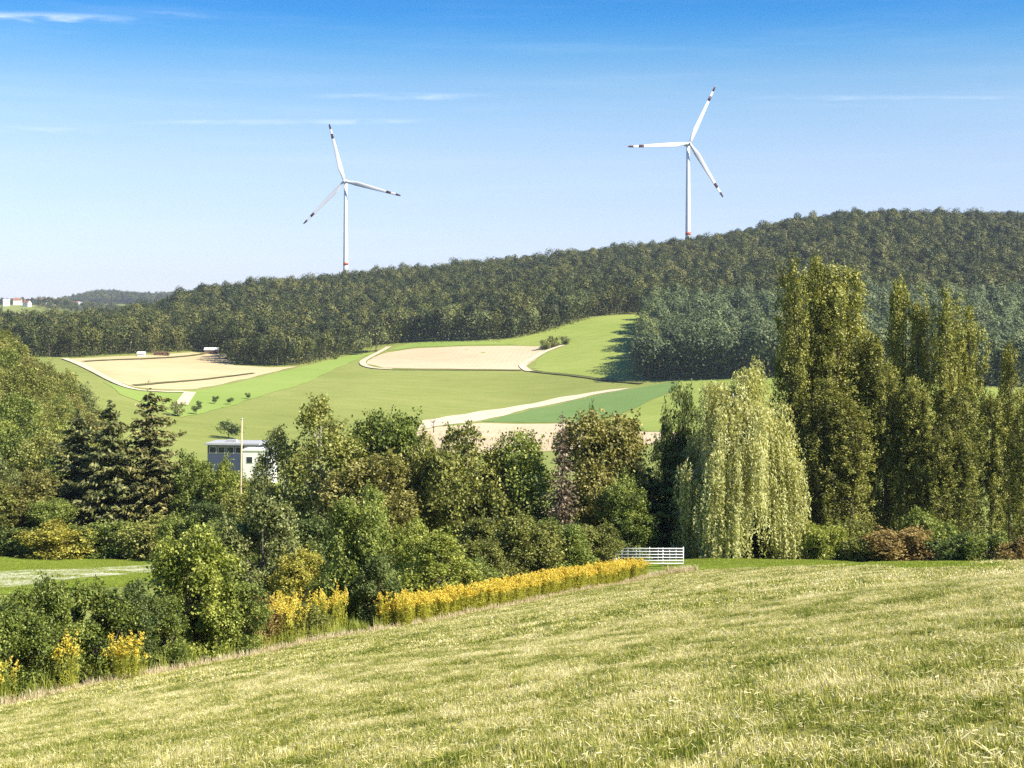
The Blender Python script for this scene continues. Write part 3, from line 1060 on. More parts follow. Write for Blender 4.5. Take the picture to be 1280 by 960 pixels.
def wood_points(x0, x1, y0, y1, step, jit, seed, test):
    r = np.random.default_rng(seed)
    gx, gy = np.meshgrid(np.arange(x0, x1, step), np.arange(y0, y1, step))
    X = gx.ravel() + r.uniform(-jit, jit, gx.size)
    Y = gy.ravel() + r.uniform(-jit, jit, gx.size)
    k = test(X, Y)
    return X[k], Y[k], r


def wood(name, label, X, Y, r, smin, smax, conifer=0.02, zoff=0.0, grey=False):
    n = len(X)
    s = r.uniform(smin, smax, n)
    size = np.stack([s, s, s * r.uniform(0.85, 1.15, n)], -1)
    turn = np.stack([np.zeros(n), np.zeros(n), r.uniform(0, 6.28, n)], -1)
    pick = np.where(r.uniform(size=n) < conifer, 7, r.integers(0, 7, n))
    scatter(name, label, 'wood', np.column_stack([X, Y, zfun(X, Y) + zoff]), turn, size, pick if not grey else r.integers(0, 6, n), WOOD2_NG if grey else WOOD_NG, M['grey_wood_leaf'] if grey else M['forest_leaf'])


def uu(X, Y):
    return 640 + F * X / Y


X, Y, r = wood_points(-620, 760, 560, 1660, 9.6, 4.2, 1, lambda X, Y: in_wood(X, Y) & (uu(X, Y) > -140) & (uu(X, Y) < 1420) & ~((uu(X, Y) > 811) & (Y < 930 + 0 * X)))
wood('ridge_forest', 'dark green deciduous forest covering the long ridge below the wind turbines', X, Y, r, 0.72, 1.1)
X, Y, r = wood_points(60, 480, 590, 932, 8.6, 3.6, 2, lambda X, Y: in_wood(X, Y) & (uu(X, Y) > 805) & (uu(X, Y) < 1420) & (Y < 932))
wood('right_woodland', 'grey green woodland on the slope behind the poplars', X, Y, r, 0.95, 1.3, 0, grey=True)
X, Y, r = wood_points(-2300, 700, 3950, 5300, 15, 6, 3, lambda X, Y: (uu(X, Y) > -160) & (uu(X, Y) < 520))
wood('far_hill_forest', 'hazy blue forest on the distant hill at the left', X, Y, r, 0.9, 1.3)
X, Y, r = wood_points(-1500, -300, 2250, 3050, 15, 7, 4, lambda X, Y: (uu(X, Y) > -160) & (uu(X, Y) < 240) & (np.sin(X * 0.011) * np.sin(Y * 0.014 + 1) + 0.4 * np.sin(X * 0.037 + Y * 0.02) > 0.02))
wood('village_trees', 'hazy tree cover around the distant village at the far left', X, Y, r, 0.45, 0.75)

# trees of the front rows, one by one
r = np.random.default_rng(11)


def edge_row(pts_ud, spacing, label, group, smin, smax, mats, off=0.0, jit=2.5):
    p = np.array([(d * (u - 640) / F, d) for u, d in pts_ud])
    seg = np.linalg.norm(np.diff(p, axis=0), axis=1)
    cum = np.concatenate([[0], np.cumsum(seg)])
    for s in np.arange(0, cum[-1], spacing):
        x = np.interp(s, cum, p[:, 0]) + r.uniform(-jit, jit)
        y = np.interp(s, cum, p[:, 1]) + off + r.uniform(-jit, jit) * 0.6
        k = r.integers(0, len(WOOD_EDGE))
        sc_ = r.uniform(smin, smax)
        mt = mats[r.integers(0, len(mats))]
        plant_tree('woodland_edge_tree', label, 'tree', (WOOD_EDGE[k], WOOD_TRUNK), (mt, M['bark']), (x, y, zat(x, y)), r.uniform(0, 6.28), sc_, group)


sel = [(u, d) for u, d in EDGE_D if -20 <= u <= 284]
edge_row(sel, 9.5, 'dark green tree in the front row of the forest behind the left stubble field', 'trees along the edge behind the left stubble field', 0.8, 1.05, [M['forest_leaf']])
sel = [(u, d) for u, d in EDGE_D if 290 <= u <= 447]
edge_row(sel, 9.0, 'dark tree along the shaded forest edge above the lush green meadow', 'trees along the edge above the lush meadow', 0.75, 1.0, [M['forest_leaf']])
sel = [(u, d + 3) for u, d in EDGE_D if 484 <= u <= 745]
edge_row(sel, 9.0, 'pale green rounded tree at the forest edge above the central tan field', 'pale trees above the central tan field', 0.85, 1.2, [M['edge_leaf'], M['edge_leaf'], M['edge_leaf'], M['forest_leaf']])
edge_row([(u, d + 16) for u, d in sel if u < 720], 11, 'pale green rounded tree at the forest edge above the central tan field', 'pale trees above the central tan field', 0.85, 1.15, [M['edge_leaf'], M['forest_leaf']])
sel = [(u, d) for u, d in EDGE_D if 746 <= u <= 812]
edge_row(sel, 8.5, 'dark shaded tree at the head of the bright meadow', 'trees at the head of the bright meadow', 0.85, 1.1, [M['forest_leaf']])
sel = [(u, d) for u, d in EDGE2_D if 800 <= u <= 1300]
edge_row(sel, 8.0, 'tree in the front row of the right-hand woodland behind the poplars', 'front trees of the right-hand woodland', 1.05, 1.4, [M['grey_wood_leaf']])
edge_row([(812, float(fd[0]) + 6), (815, 730), (817, 790), (818, 850), (820, 900)], 8.0, 'tree on the left flank of the right-hand woodland beside the bright meadow', 'trees on the left flank of the right-hand woodland', 0.95, 1.3, [M['grey_wood_leaf'], M['edge_leaf']])

# ------------------------------------------------------------------ trees and shrubs of the middle distance
def need(u, d, vtop):
    """height that a plant standing at (u, d) needs to reach picture row vtop"""
    p = at_ud(u, d)
    return p, d * (VH - vtop) / F - p.z


_cache = {}


def crown_kind(kind, k):
    """a few full-grown crowns of each kind, shared by look-alike trees and shrubs"""
    key = (kind, k)
    if key not in _cache:
        sd = 900 + 37 * k + {'round': 0, 'loose': 300, 'bush': 600, 'shrub': 1200}[kind]
        if kind == 'round':
            a = (10.0, 8.0, broadleaf(sd, 10, 8, lobes=24, clumps=900, per=26, leaf=0.23, spread=0.29, base=0.02, shoots=26, fill=0.2, lobe_r=(0.18, 0.36), skirt=9))
        elif kind == 'loose':
            a = (13.0, 8.0, broadleaf(sd, 13, 8, lobes=26, clumps=800, per=24, leaf=0.22, spread=0.28, base=0.08, shoots=30, fill=0.12, lobe_r=(0.14, 0.28), skirt=5))
        elif kind == 'bush':
            a = (4.0, 5.0, broadleaf(sd, 4, 5, lobes=18, clumps=480, per=26, leaf=0.18, spread=0.21, base=0.0, shoots=22, fill=0.2, lobe_r=(0.20, 0.38), skirt=8))
        else:
            a = (5.0, 4.0, broadleaf(sd, 5, 4, lobes=22, clumps=900, per=28, leaf=0.12, spread=0.16, base=0.0, shoots=70, fill=0.2, lobe_r=(0.15, 0.32), skirt=10))
        _cache[key] = a
    return _cache[key]


def bl(u, d, vtop, wpx, seed, mat, label, name='broadleaf_tree', catg='tree', bark='bark', group=None, kind='round', **kw):
    p, H = need(u, d, vtop)
    W = wpx * d / F * (1.24 if kind == 'shrub' else 1.12)
    if kw.pop('own', False):
        meshes, sx, sz = broadleaf(seed, H, W, **kw), 1.0, 1.0
    else:
        H0, W0, meshes = crown_kind(kind, seed % {'round': 5, 'loose': 2, 'bush': 4, 'shrub': 6}[kind])
        sx, sz = W / W0, H / H0 / 0.97
    return plant_tree(name, label, catg, meshes, (M[mat], M[bark]), p, seed * 2.399, sx, group, sz=sz, parts=('crown', 'trunk') if catg == 'tree' else ('foliage', 'stem'))


# poplars: six crowns, copied with their own height
POP = [poplar(300 + i, 26, W, n_cl=n, per=28, plumes=pl) for i, (W, n, pl) in enumerate(((4.8, 1150, 11), (5.4, 1250, 12), (4.4, 1050, 10), (5.0, 1150, 11)))]
POPB = poplar(310, 26, 3.6, n_cl=720, per=28, plumes=8, bare=0.08)
pop_spec = [  # column, distance, top row, width factor, kind, label
    (992, 119, 321, 0.72, 0, 'leftmost tall columnar poplar, its top split from its neighbour beside the weeping tree'),
    (1018, 121, 322, 0.86, 1, 'tall broad poplar, second from the weeping tree'),
    (1043, 120, 326, 0.92, 3, 'tall dense poplar in the middle of the fused poplar clump'),
    (1066, 122, 338, 0.86, 1, 'poplar with sloping shoulder at the right end of the fused clump'),
    (1088, 120, 418, 0.80, 2, 'shorter poplar filling the foot of the fused clump on its right'),
    (1106, 118, 452, 0.70, 0, 'low bronze tinted poplar just right of the fused clump'),
    (1126, 124, 349, 0.66, 2, 'slender poplar standing right of the gap after the fused clump'),
    (1150, 123, 356, 0.62, 4, 'thin poplar with a bare twiggy top'),
    (1140, 117, 468, 0.72, 3, 'low leafy poplar in front of the thin bare topped one'),
    (1181, 121, 358, 0.72, 0, 'tall pointed poplar, the higher of the right-hand pair'),
    (1213, 123, 378, 0.66, 3, 'rounded poplar, the lower of the right-hand pair'),
    (1196, 117, 478, 0.80, 1, 'low bushy poplar at the foot of the right-hand pair'),
    (1238, 119, 492, 0.66, 2, 'low poplar left of the small pointed one at the picture edge'),
    (1262, 122, 430, 0.52, 2, 'small pointed poplar close to the right picture edge'),
    (1286, 119, 482, 0.70, 1, 'low poplar cut by the right picture edge'),
    (1166, 116, 520, 0.70, 1, 'lowest poplar, a leafy column between the thin one and the right-hand pair'),
    (1030, 117, 470, 0.85, 3, 'half height poplar growth in front of the fused clump'),
    (1066, 116, 500, 0.86, 0, 'low poplar growth at the right foot of the fused clump'),
]
for i, (u, d, vt, wf, k, lab) in enumerate(pop_spec):
    p, H = need(u, d, vt)
    s = H / 26.0
    ms = POPB if k == 4 else POP[k]
    t = plant_tree('poplar', lab, 'poplar', ms, (M['lf_poplar'], M['pale_bark'] if k == 4 else M['bark']), p, 1.7 * i, wf, 'row of poplars at the right', sz=s)
# weeping tree
p, H = need(920, 109, 455)
plant_tree('weeping_tree', 'pale yellow green weeping tree with hanging branches beside the poplars', 'tree', weeping(330, H, 172 * 109 / F, 3400, 0.22), (M['lf_willow'], M['pale_bark']), p)
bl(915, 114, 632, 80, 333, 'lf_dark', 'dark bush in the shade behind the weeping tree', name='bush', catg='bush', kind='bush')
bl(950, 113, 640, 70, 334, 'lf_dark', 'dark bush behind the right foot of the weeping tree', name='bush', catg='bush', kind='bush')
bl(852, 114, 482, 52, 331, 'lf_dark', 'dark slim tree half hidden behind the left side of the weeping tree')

# middle belt, left to right
bl(352, 118, 535, 78, 340, 'lf_grey', 'grey green loose tree left of the white stemmed tree, next to the white building', bark='pale_bark', kind='loose')
bl(408, 117, 489, 128, 341, 'lf_olive', 'tall loose tree with pale upright stems, highest of the middle belt', bark='pale_bark', kind='loose')
bl(484, 119, 507, 118, 342, 'lf_green', 'green dome shaped tree with a spiky top right of the pale stemmed tree')
bl(462, 112, 566, 122, 343, 'lf_bronze', 'bronze tinted rounded tree in front of the dome shaped tree')
bl(532, 116, 552, 84, 344, 'lf_olive', 'olive tree filling the gap between the bronze tree and the upright shoots')
bl(586, 115, 524, 116, 345, 'lf_olive', 'olive green tree with arching shoots left of the dead spruce')
bl(650, 117, 540, 116, 346, 'lf_green', 'green tree between the arching shoots and the dead spruce')
bl(756, 113, 508, 128, 347, 'lf_bronze', 'broad rounded tree right of the dead spruce with a spiky tip')
bl(736, 113.5, 506, 26, 348, 'lf_dark', 'narrow dark leader sticking out of the broad rounded tree')
bl(786, 108, 600, 78, 349, 'lf_green', 'low leafy tree overhanging the left end of the metal gate')
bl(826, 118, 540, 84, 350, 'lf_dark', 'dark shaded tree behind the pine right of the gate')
p, H = need(703, 109, 519)
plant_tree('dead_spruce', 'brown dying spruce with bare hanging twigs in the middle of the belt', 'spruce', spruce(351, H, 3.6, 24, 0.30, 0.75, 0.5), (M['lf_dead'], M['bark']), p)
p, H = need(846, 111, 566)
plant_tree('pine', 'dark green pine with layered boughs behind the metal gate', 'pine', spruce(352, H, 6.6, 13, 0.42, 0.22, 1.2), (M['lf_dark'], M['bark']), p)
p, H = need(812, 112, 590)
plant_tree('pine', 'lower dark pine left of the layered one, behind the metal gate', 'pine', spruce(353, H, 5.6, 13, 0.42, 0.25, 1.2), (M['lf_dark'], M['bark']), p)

# left of the belt: spruces and broadleaves behind the small meadow
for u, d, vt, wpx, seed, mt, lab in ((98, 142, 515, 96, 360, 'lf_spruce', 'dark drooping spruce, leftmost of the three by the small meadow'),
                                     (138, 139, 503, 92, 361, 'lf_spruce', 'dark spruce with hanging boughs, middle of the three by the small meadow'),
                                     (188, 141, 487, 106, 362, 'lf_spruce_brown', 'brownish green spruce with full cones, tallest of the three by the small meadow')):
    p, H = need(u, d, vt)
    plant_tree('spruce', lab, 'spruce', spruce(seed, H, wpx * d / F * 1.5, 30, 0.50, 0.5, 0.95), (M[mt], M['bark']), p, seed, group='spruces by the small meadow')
bl(28, 137, 582, 96, 365, 'lf_bronze', 'bronze green tree at the left picture edge left of the spruces')
bl(-14, 133, 600, 80, 366, 'lf_olive', 'tree cut by the left picture edge above the small meadow')
bl(62, 133, 622, 70, 367, 'lf_green', 'green tree under the leftmost spruce')
bl(246, 140, 566, 78, 368, 'lf_green', 'green tree right of the tallest spruce, below the white building')
bl(282, 136, 584, 70, 369, 'lf_light', 'bright green tree just left of the wooden pole')
bl(316, 130, 590, 84, 370, 'lf_olive', 'olive tree right of the wooden pole below the white building')
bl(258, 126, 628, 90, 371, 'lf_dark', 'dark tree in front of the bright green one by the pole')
# low row behind the small meadow
for u, d, vt, wpx, seed, mt, lab in ((8, 131, 655, 70, 372, 'lf_dark', 'dark low bush at the left edge behind the small meadow'),
                                     (76, 130, 650, 92, 373, 'lf_yellow', 'yellowish low tree with a short pale trunk behind the small meadow'),
                                     (140, 131, 652, 74, 374, 'lf_green', 'green bush right of the yellowish low tree'),
                                     (190, 130, 645, 80, 375, 'lf_olive', 'olive bush with bare grey twigs behind the small meadow'),
                                     (228, 124, 640, 64, 376, 'lf_green', 'green bush at the right end of the row behind the small meadow'),
                                     (40, 131, 660, 60, 377, 'lf_green', 'low green bush left of the yellowish low tree')):
    bl(u, d, vt, wpx, seed, mt, lab, name='bush', catg='bush', kind='bush', group='bushes behind the small meadow')

# undergrowth below the poplars
for u, d, vt, wpx, seed, mt, lab in ((1030, 107, 652, 62, 380, 'lf_light', 'fresh green bush between the weeping tree and the reddish bush'),
                                     (1085, 105, 664, 66, 381, 'lf_olive', 'olive bush left of the reddish bush under the poplars'),
                                     (1128, 104, 660, 92, 382, 'lf_red', 'reddish brown bush under the poplars'),
                                     (1192, 102, 668, 74, 383, 'lf_dark', 'dark green bush right of the reddish bush'),
                                     (1232, 100, 664, 62, 384, 'lf_green', 'green bush near the right edge under the poplars'),
                                     (1272, 98, 672, 60, 385, 'lf_red', 'rust tinted bush at the right picture edge'),
                                     (1000, 112, 660, 60, 386, 'lf_dark', 'dark bush hugging the right foot of the weeping tree'),
                                     (1160, 107, 640, 70, 387, 'lf_green', 'taller green bush behind the reddish bush'),
                                     (1060, 109, 645, 70, 388, 'lf_olive', 'leafy olive bush at the foot of the fused poplars')):
    bl(u, d, vt, wpx, seed, mt, lab, name='bush', catg='bush', kind='bush', group='undergrowth below the poplars')

# shrubs along the left edge of the meadow: (column, distance, top row, width, seed, leaf, label)
hedge = [
    (12, 45.5, 738, 92, 400, 'lf_green', 'tall leafy shrub beside the leftmost goldenrod clump'),
    (62, 47.0, 722, 78, 401, 'lf_green', 'upright shrub with long shoots left of the small goldenrod clump'),
    (112, 48.6, 716, 92, 402, 'lf_green', 'broad green shrub between the small and the bright goldenrod clump'),
    (166, 50.2, 728, 70, 403, 'lf_dark', 'dark shrub behind the goldenrod clump in the left hedge'),
    (204, 51.0, 738, 56, 404, 'lf_green', 'narrow shrub right of the left goldenrod clump'),
    (246, 54.5, 656, 104, 405, 'lf_light', 'tallest hedge shrub with a bright yellow green top'),
    (290, 55.0, 722, 74, 406, 'lf_green', 'rounded shrub at the right foot of the tallest hedge shrub'),
    (322, 57.0, 742, 58, 407, 'lf_red', 'small reddish shrub in the hedge with autumn leaves'),
    (366, 59.0, 752, 84, 408, 'lf_olive', 'low yellowish green shrub below the yellow flowers in the hedge'),
    (322, 76.0, 622, 92, 409, 'lf_grey', 'feathery grey green shrub behind the reddish one'),
    (376, 74.0, 684, 66, 410, 'lf_yellow', 'yellowish upright shrub in the middle of the hedge'),
    (446, 66.0, 612, 84, 411, 'lf_green', 'tall dark leaved shrub standing forward in the middle of the hedge'),
    (470, 64.5, 690, 62, 412, 'lf_dark', 'dark glossy shrub at the right foot of the tall forward shrub'),
    (545, 72.0, 664, 92, 413, 'lf_light', 'rounded pale green shrub behind the start of the goldenrod strip'),
    (522, 82.0, 640, 60, 414, 'lf_light', 'shrub with bright upright shoots behind the rounded pale shrub'),
    (610, 84.0, 650, 84, 415, 'lf_olive', 'olive shrub, first of the row behind the goldenrod strip'),
    (656, 87.0, 640, 84, 416, 'lf_olive', 'taller shrub, second of the row behind the goldenrod strip'),
    (702, 91.0, 652, 80, 417, 'lf_green', 'green shrub, third of the row behind the goldenrod strip'),
    (744, 96.0, 655, 66, 418, 'lf_olive', 'shrub nearest the metal gate at the end of the row'),
    (420, 72.0, 705, 60, 419, 'lf_green', 'low green shrub left of the tall forward shrub'),
    (586, 78.0, 690, 64, 420, 'lf_green', 'low shrub between the rounded pale shrub and the goldenrod row'),
    (-34, 44.5, 730, 90, 421, 'lf_green', 'leftmost shrub of the hedge, cut by the left picture edge'),
    (394, 84.0, 640, 80, 422, 'lf_dark', 'dark shaded shrub behind the yellowish upright shrub'),
    (280, 88.0, 650, 80, 423, 'lf_green', 'green shrub behind the tallest hedge shrub'),
]
for u, d, vt, wpx, seed, mt, lab in hedge:
    bl(u, d, vt, wpx, seed, mt, lab, name='shrub', catg='shrub', group='shrubs along the meadow edge', kind='shrub')

# wooded hillside at the far left, every tree its own
r = np.random.default_rng(21)
HILL = [broadleaf(500 + i, 11 + i % 3, 8 + (i * 1.3) % 3, lobes=16, clumps=420, per=20, leaf=0.36, spread=0.5, base=0.02, shoots=12) for i in range(5)]
hm = ['lf_olive', 'lf_green', 'lf_olive', 'lf_bronze', 'lf_green', 'lf_grey', 'lf_light']
hs = []
for d in np.arange(160, 345, 9.5):
    step = 7.0 * F / d
    for u in np.arange(-170, 250, step):
        u2, d2 = u + r.uniform(-0.4, 0.4) * step, d + r.uniform(-3, 3)
        lim = np.interp(d2, [160, 200, 240, 300, 345], [235, 205, 170, 128, 100])
        if u2 < lim:
            hs.append((u2, d2))
for i, (u, d) in enumerate(hs):
    k = r.integers(0, 5)
    mt = hm[r.integers(0, len(hm))]
    s = r.uniform(0.55, 0.95) * (1.0 if u < 120 else 0.85)
    lab = {'lf_olive': 'olive', 'lf_green': 'mid green', 'lf_bronze': 'bronze tinted', 'lf_grey': 'grey green', 'lf_light': 'light green'}[mt] + ' broadleaf tree in the wood on the left hillside'
    if abs(u - 60) < 9 and abs(d - 215) < 9:
        mt, lab = 'lf_red', 'reddish brown tree standing out in the wood on the left hillside'
    plant_tree('hillside_tree', lab, 'tree', HILL[k], (M[mt], M['bark']), at_ud(u, d), r.uniform(0, 6.28), s, 'trees of the left hillside wood')

# small trees out on the valley fields
FT = [broadleaf(520 + i, 5.5, 5.2, lobes=9, clumps=90, per=16, leaf=0.42, spread=0.45, base=0.28, shoots=3) for i in range(2)]
for u, v, wpx, k, lab in ((269, 505, 10, 0, 'small dark tree with a shadow on the meadow, second from the right of five'),
                          (245, 518, 12, 1, 'small round tree lowest on the meadow beside the bend of the track'),
                          (248, 509, 8, 0, 'tiny tree just above the lowest round one on the meadow'),
                          (288, 506, 9, 1, 'small tree in the middle of the meadow, right of its darker twin'),
                          (310, 499, 8, 0, 'lone small tree farthest right on the meadow')):
    x, y = pix(u, v, 420, 900)
    s = wpx * y / F / 5.2
    plant_tree('meadow_tree', lab, 'tree', FT[k], (M['lf_dark'], M['bark']), (x, y, zat(x, y)), u, s, 'small trees on the valley meadow')
x, y = pix(222, 520, 380, 800)
plant_tree('meadow_bush', 'grey green bush beside the side track behind the spruce', 'bush', FT[0], (M['lf_grey'], M['bark']), (x, y, zat(x, y) - 1.2), 1, 22 * y / F / 5.2, parts=('foliage', 'stem'))
x, y = pix(285, 560, 380, 620)
plant_tree('meadow_bush', 'dark flat topped bush behind the roof of the white building', 'bush', FT[1], (M['lf_dark'], M['bark']), at_ud(286, 470) - Vector((0, 0, 1.0)), 2, 30 * 470 / F / 5.2, parts=('foliage', 'stem'), sz=1.3)
p = at_ud(142, 460)
for u, v, wpx, mt, lab in ((681, 437, 16, 'lf_olive', 'dark bush at the right corner of the central tan field'), (692, 434, 18, 'lf_olive', 'middle bush of the clump by the corner of the tan field'), (706, 431, 14, 'lf_grey', 'low right bush of the clump by the corner of the tan field'), (470, 440, 34, 'edge_leaf', 'large round pale tree at the tip of the forest beside the hill track'), (452, 443, 22, 'edge_leaf', 'smaller round tree left of the large pale one at the forest tip'), (420, 449, 9, 'lf_olive', 'small bush on the meadow below the forest tip')):
    x, y = pix(u, v, 500, 1100)
    s = wpx * y / F / 5.2
    big = wpx > 20
    plant_tree('field_tree' if big else 'field_bush', lab, 'tree' if big else 'bush', FT[1 if big else 0], (M[mt], M['bark']), (x, y, zat(x, y) - (0.25 * s * 5 if not big else 0.15 * s * 5)), u, s, sz=s * (1.1 if big else 1.0), parts=('crown', 'trunk') if big else ('foliage', 'stem'))

# bare little tree by the harvested strip
mb = MB()
rr = np.random.default_rng(77)
mb.tube([(0, 0, -0.3), (0, 0, 1.5), (0.2, 0, 4.2)], [0.22, 0.16, 0.05], 6)
for i in range(14):
    h = rr.uniform(1.4, 3.8)
    a = rr.uniform(0, 6.28)
    limb(mb, (0.05, 0, h), (math.cos(a) * 1.5, math.sin(a) * 1.5, h + rr.uniform(0.3, 1.6)), 0.07, 0.02, rr, 0.12, 4, 4)
p = at_ud(543, 490)
x, y = pix(542, 541, 380, 700)
t = thing('bare_tree', 'small bare tree in front of the harvested strip', 'tree', (x, y, zat(x, y)))
t.scale = (1.1, 1.1, 1.1)
link('trunk', mb.mesh('trunk', True), M['bark'], t)

# ------------------------------------------------------------------ wind turbines
M['turbine_white'] = plain_mat('turbine_white', (0.74, 0.74, 0.72), (0.80, 0.80, 0.79), 0.05, 0.45)
M['turbine_red'] = plain_mat('turbine_red', (0.42, 0.07, 0.03), (0.48, 0.10, 0.05), 0.2, 0.5)
M['blade_mark'] = plain_mat('blade_mark', (0.06, 0.014, 0.012), (0.08, 0.02, 0.016), 0.2, 0.5)


def blade_section(t, L):
    """chord, thickness, twist along the blade, t = 0 root .. 1 tip"""
    ch = np.interp(t, [0, 0.04, 0.2, 0.5, 0.8, 0.97, 1.0], [2.6, 2.8, 5.0, 3.6, 2.5, 1.7, 0.7]) * L / 62
    th = np.interp(t, [0, 0.04, 0.2, 0.5, 1.0], [2.4, 2.3, 1.2, 0.65, 0.2]) * L / 62
    tw = np.interp(t, [0, 0.2, 0.5, 1.0], [0.42, 0.36, 0.14, 0.02])
    return ch, th, tw


def blade_piece(L, t0, t1, n, grow=1.0):
    mb = MB()
    vs, fs = [], []
    k = 12
    for i in range(n):
        t = t0 + (t1 - t0) * i / (n - 1)
        ch, th, tw = blade_section(t, L)
        for j in range(k):
            a = 2 * math.pi * j / k
            x = (0.5 * math.cos(a) - 0.12 * min(t * 5, 1)) * ch * grow
            y = 0.5 * math.sin(a) * th * grow * (1 - 0.35 * math.cos(a) * -1 if t > 0.1 else 1)
            vs.append((x * math.cos(tw) - y * math.sin(tw), x * math.sin(tw) + y * math.cos(tw), 1.2 + (L - 1.2) * t))
        if i:
            for j in range(k):
                fs.append(((i - 1) * k + j, (i - 1) * k + (j + 1) % k, i * k + (j + 1) % k, i * k + j))
    fs.append(tuple(range(k))[::-1])
    fs.append(tuple((n - 1) * k + j for j in range(k)))
    mb.add(vs, fs)
    return mb


def turbine(label, u, d, hub_v, L, angles, band_v, yaw):
    p = at_ud(u, d)
    hub_z = d * (VH - hub_v) / F
    H = hub_z - p.z
    t = thing('wind_turbine', label, 'wind turbine', p, 0, 'wind turbines on the forest ridge')
    mb = MB()
    zs = np.linspace(-1, H - 1.9, 9)
    mb.tube([(0, 0, z) for z in zs], [3.1 - 1.35 * max(z, 0) / H for z in zs], 24)
    tw = link('tower', mb.mesh('tower', True), M['turbine_white'], t)
    zb = d * (VH - band_v) / F - p.z
    mb = MB()
    rb = 3.1 - 1.35 * zb / H + 0.03
    mb.tube([(0, 0, zb - 1.6), (0, 0, zb + 1.6)], [rb, rb], 24)
    link('red_band', mb.mesh('red_band', True), M['turbine_red'], tw)
    # nacelle behind the rotor, which faces the camera
    mb = MB()
    pr = [(-3.6, 1.5), (-2.2, 2.0), (2.0, 2.1), (8.0, 2.0), (9.6, 1.5)]
    vs, fs = [], []
    k = 12
    for i, (y, w) in enumerate(pr):
        for j in range(k):
            a = 2 * math.pi * (j + 0.5) / k
            c, s_ = math.cos(a), math.sin(a)
            e_ = 0.55
            vs.append((math.copysign(abs(c) ** e_, c) * w, y, math.copysign(abs(s_) ** e_, s_) * w + 0.2))
        if i:
            for j in range(k):
                fs.append(((i - 1) * k + j, (i - 1) * k + (j + 1) % k, i * k + (j + 1) % k, i * k + j))
    fs += [tuple(range(k))[::-1], tuple((len(pr) - 1) * k + j for j in range(k))]
    mb.add(vs, fs)
    na = link('nacelle', mb.mesh('nacelle'), M['turbine_white'], t)
    na.location = (0, 0, H)
    na.rotation_euler = (0, 0, yaw)
    mb = MB()
    mb.tube([(0, 2.6, 0), (0, 1.8, 0), (0, -0.4, 0), (0, -1.8, 0), (0, -2.6, 0)], [1.6, 1.75, 1.75, 1.2, 0.25], 16)
    hub = link('hub', mb.mesh('hub', True), M['turbine_white'], t)
    off = Vector((math.sin(yaw) * 5.6, -math.cos(yaw) * 5.6, 0))
    hub.location = Vector((0, 0, H)) + off
    hub.rotation_euler = (0, 0, yaw)
    bm_ = blade_piece(L, 0, 1, 26).mesh('blade', True)
    marks = [blade_piece(L, 0.735, 0.82, 3, 1.05).mesh('marking', True), blade_piece(L, 0.905, 0.998, 4, 1.06).mesh('marking', True)]
    for a in angles:
        b = link('blade', bm_, M['turbine_white'], t)
        b.location = hub.location
        b.rotation_euler = (Matrix.Rotation(yaw, 4, 'Z') @ Matrix.Rotation(R(90 - a), 4, 'Y')).to_euler()
        for mk in marks:
            link('marking', mk, M['blade_mark'], b)
    return t


turbine('left wind turbine on the ridge, white with dark marked blade tips and a red band', 432, 1570, 227, 66.5, (105, -15, 225), 330, R(-8))
turbine('right wind turbine on the ridge, white with dark marked blade tips and a red band', 860, 1480, 180, 67, (65, 184, 303), 292, R(10))

# ------------------------------------------------------------------ gate, pole, buildings
M['galv'] = plain_mat('galv', (0.62, 0.63, 0.64), (0.72, 0.73, 0.74), 3, 0.5, 0.1)
M['white_paint'] = plain_mat('white_paint', (0.72, 0.72, 0.70), (0.80, 0.80, 0.79), 0.8, 0.7)
M['dark_glass'] = plain_mat('dark_glass', (0.02, 0.025, 0.035), (0.04, 0.05, 0.06), 0.5, 0.15)
M['roof_grey'] = plain_mat('roof_grey', (0.34, 0.35, 0.37), (0.42, 0.43, 0.45), 0.5, 0.6)
M['facade_blue'] = plain_mat('facade_blue', (0.05, 0.07, 0.12), (0.07, 0.09, 0.15), 0.5, 0.6)
M['roof_red'] = plain_mat('roof_red', (0.22, 0.10, 0.07), (0.30, 0.15, 0.10), 0.3, 0.8)
M['wood'] = plain_mat('wood', (0.46, 0.38, 0.22), (0.58, 0.50, 0.32), 4, 0.8, stretch=(0, (5, 5, 0.5)))
M['brown_wood'] = plain_mat('brown_wood', (0.14, 0.08, 0.05), (0.22, 0.14, 0.09), 3, 0.9)

gx0, gx1, gy = at_ud(769, 99.5).x, at_ud(855, 98.8).x, 99.2
gz = zat((gx0 + gx1) / 2, gy)
g = thing('field_gate', 'galvanised metal rail gate standing at the end of the yellow goldenrod strip', 'gate', ((gx0 + gx1) / 2, gy, gz))
Lg = gx1 - gx0
top = 1.42
for i, z in enumerate(np.linspace(0.32, top - 0.05, 6)):
    mb = MB()
    mb.tube([(-Lg / 2, 0, z), (Lg / 2, 0, z)], [0.036, 0.036], 8)
    link('rail', mb.mesh('rail', True), M['galv'], g)
for f in (0.0, 0.095, 0.185, 0.305, 0.36, 0.505, 0.63, 0.70, 0.80, 0.895, 1.0):
    mb = MB()
    h = top + (0.06 if f in (0.0, 0.505, 1.0) else 0)
    w = 0.045 if f in (0.0, 0.70, 1.0) else 0.026
    x = -Lg / 2 + f * Lg
    mb.tube([(x, 0.045, -0.1 if w > 0.04 else 0.3), (x, 0.045, h)], [w, w], 8)
    link('upright', mb.mesh('upright', True), M['galv'], g)
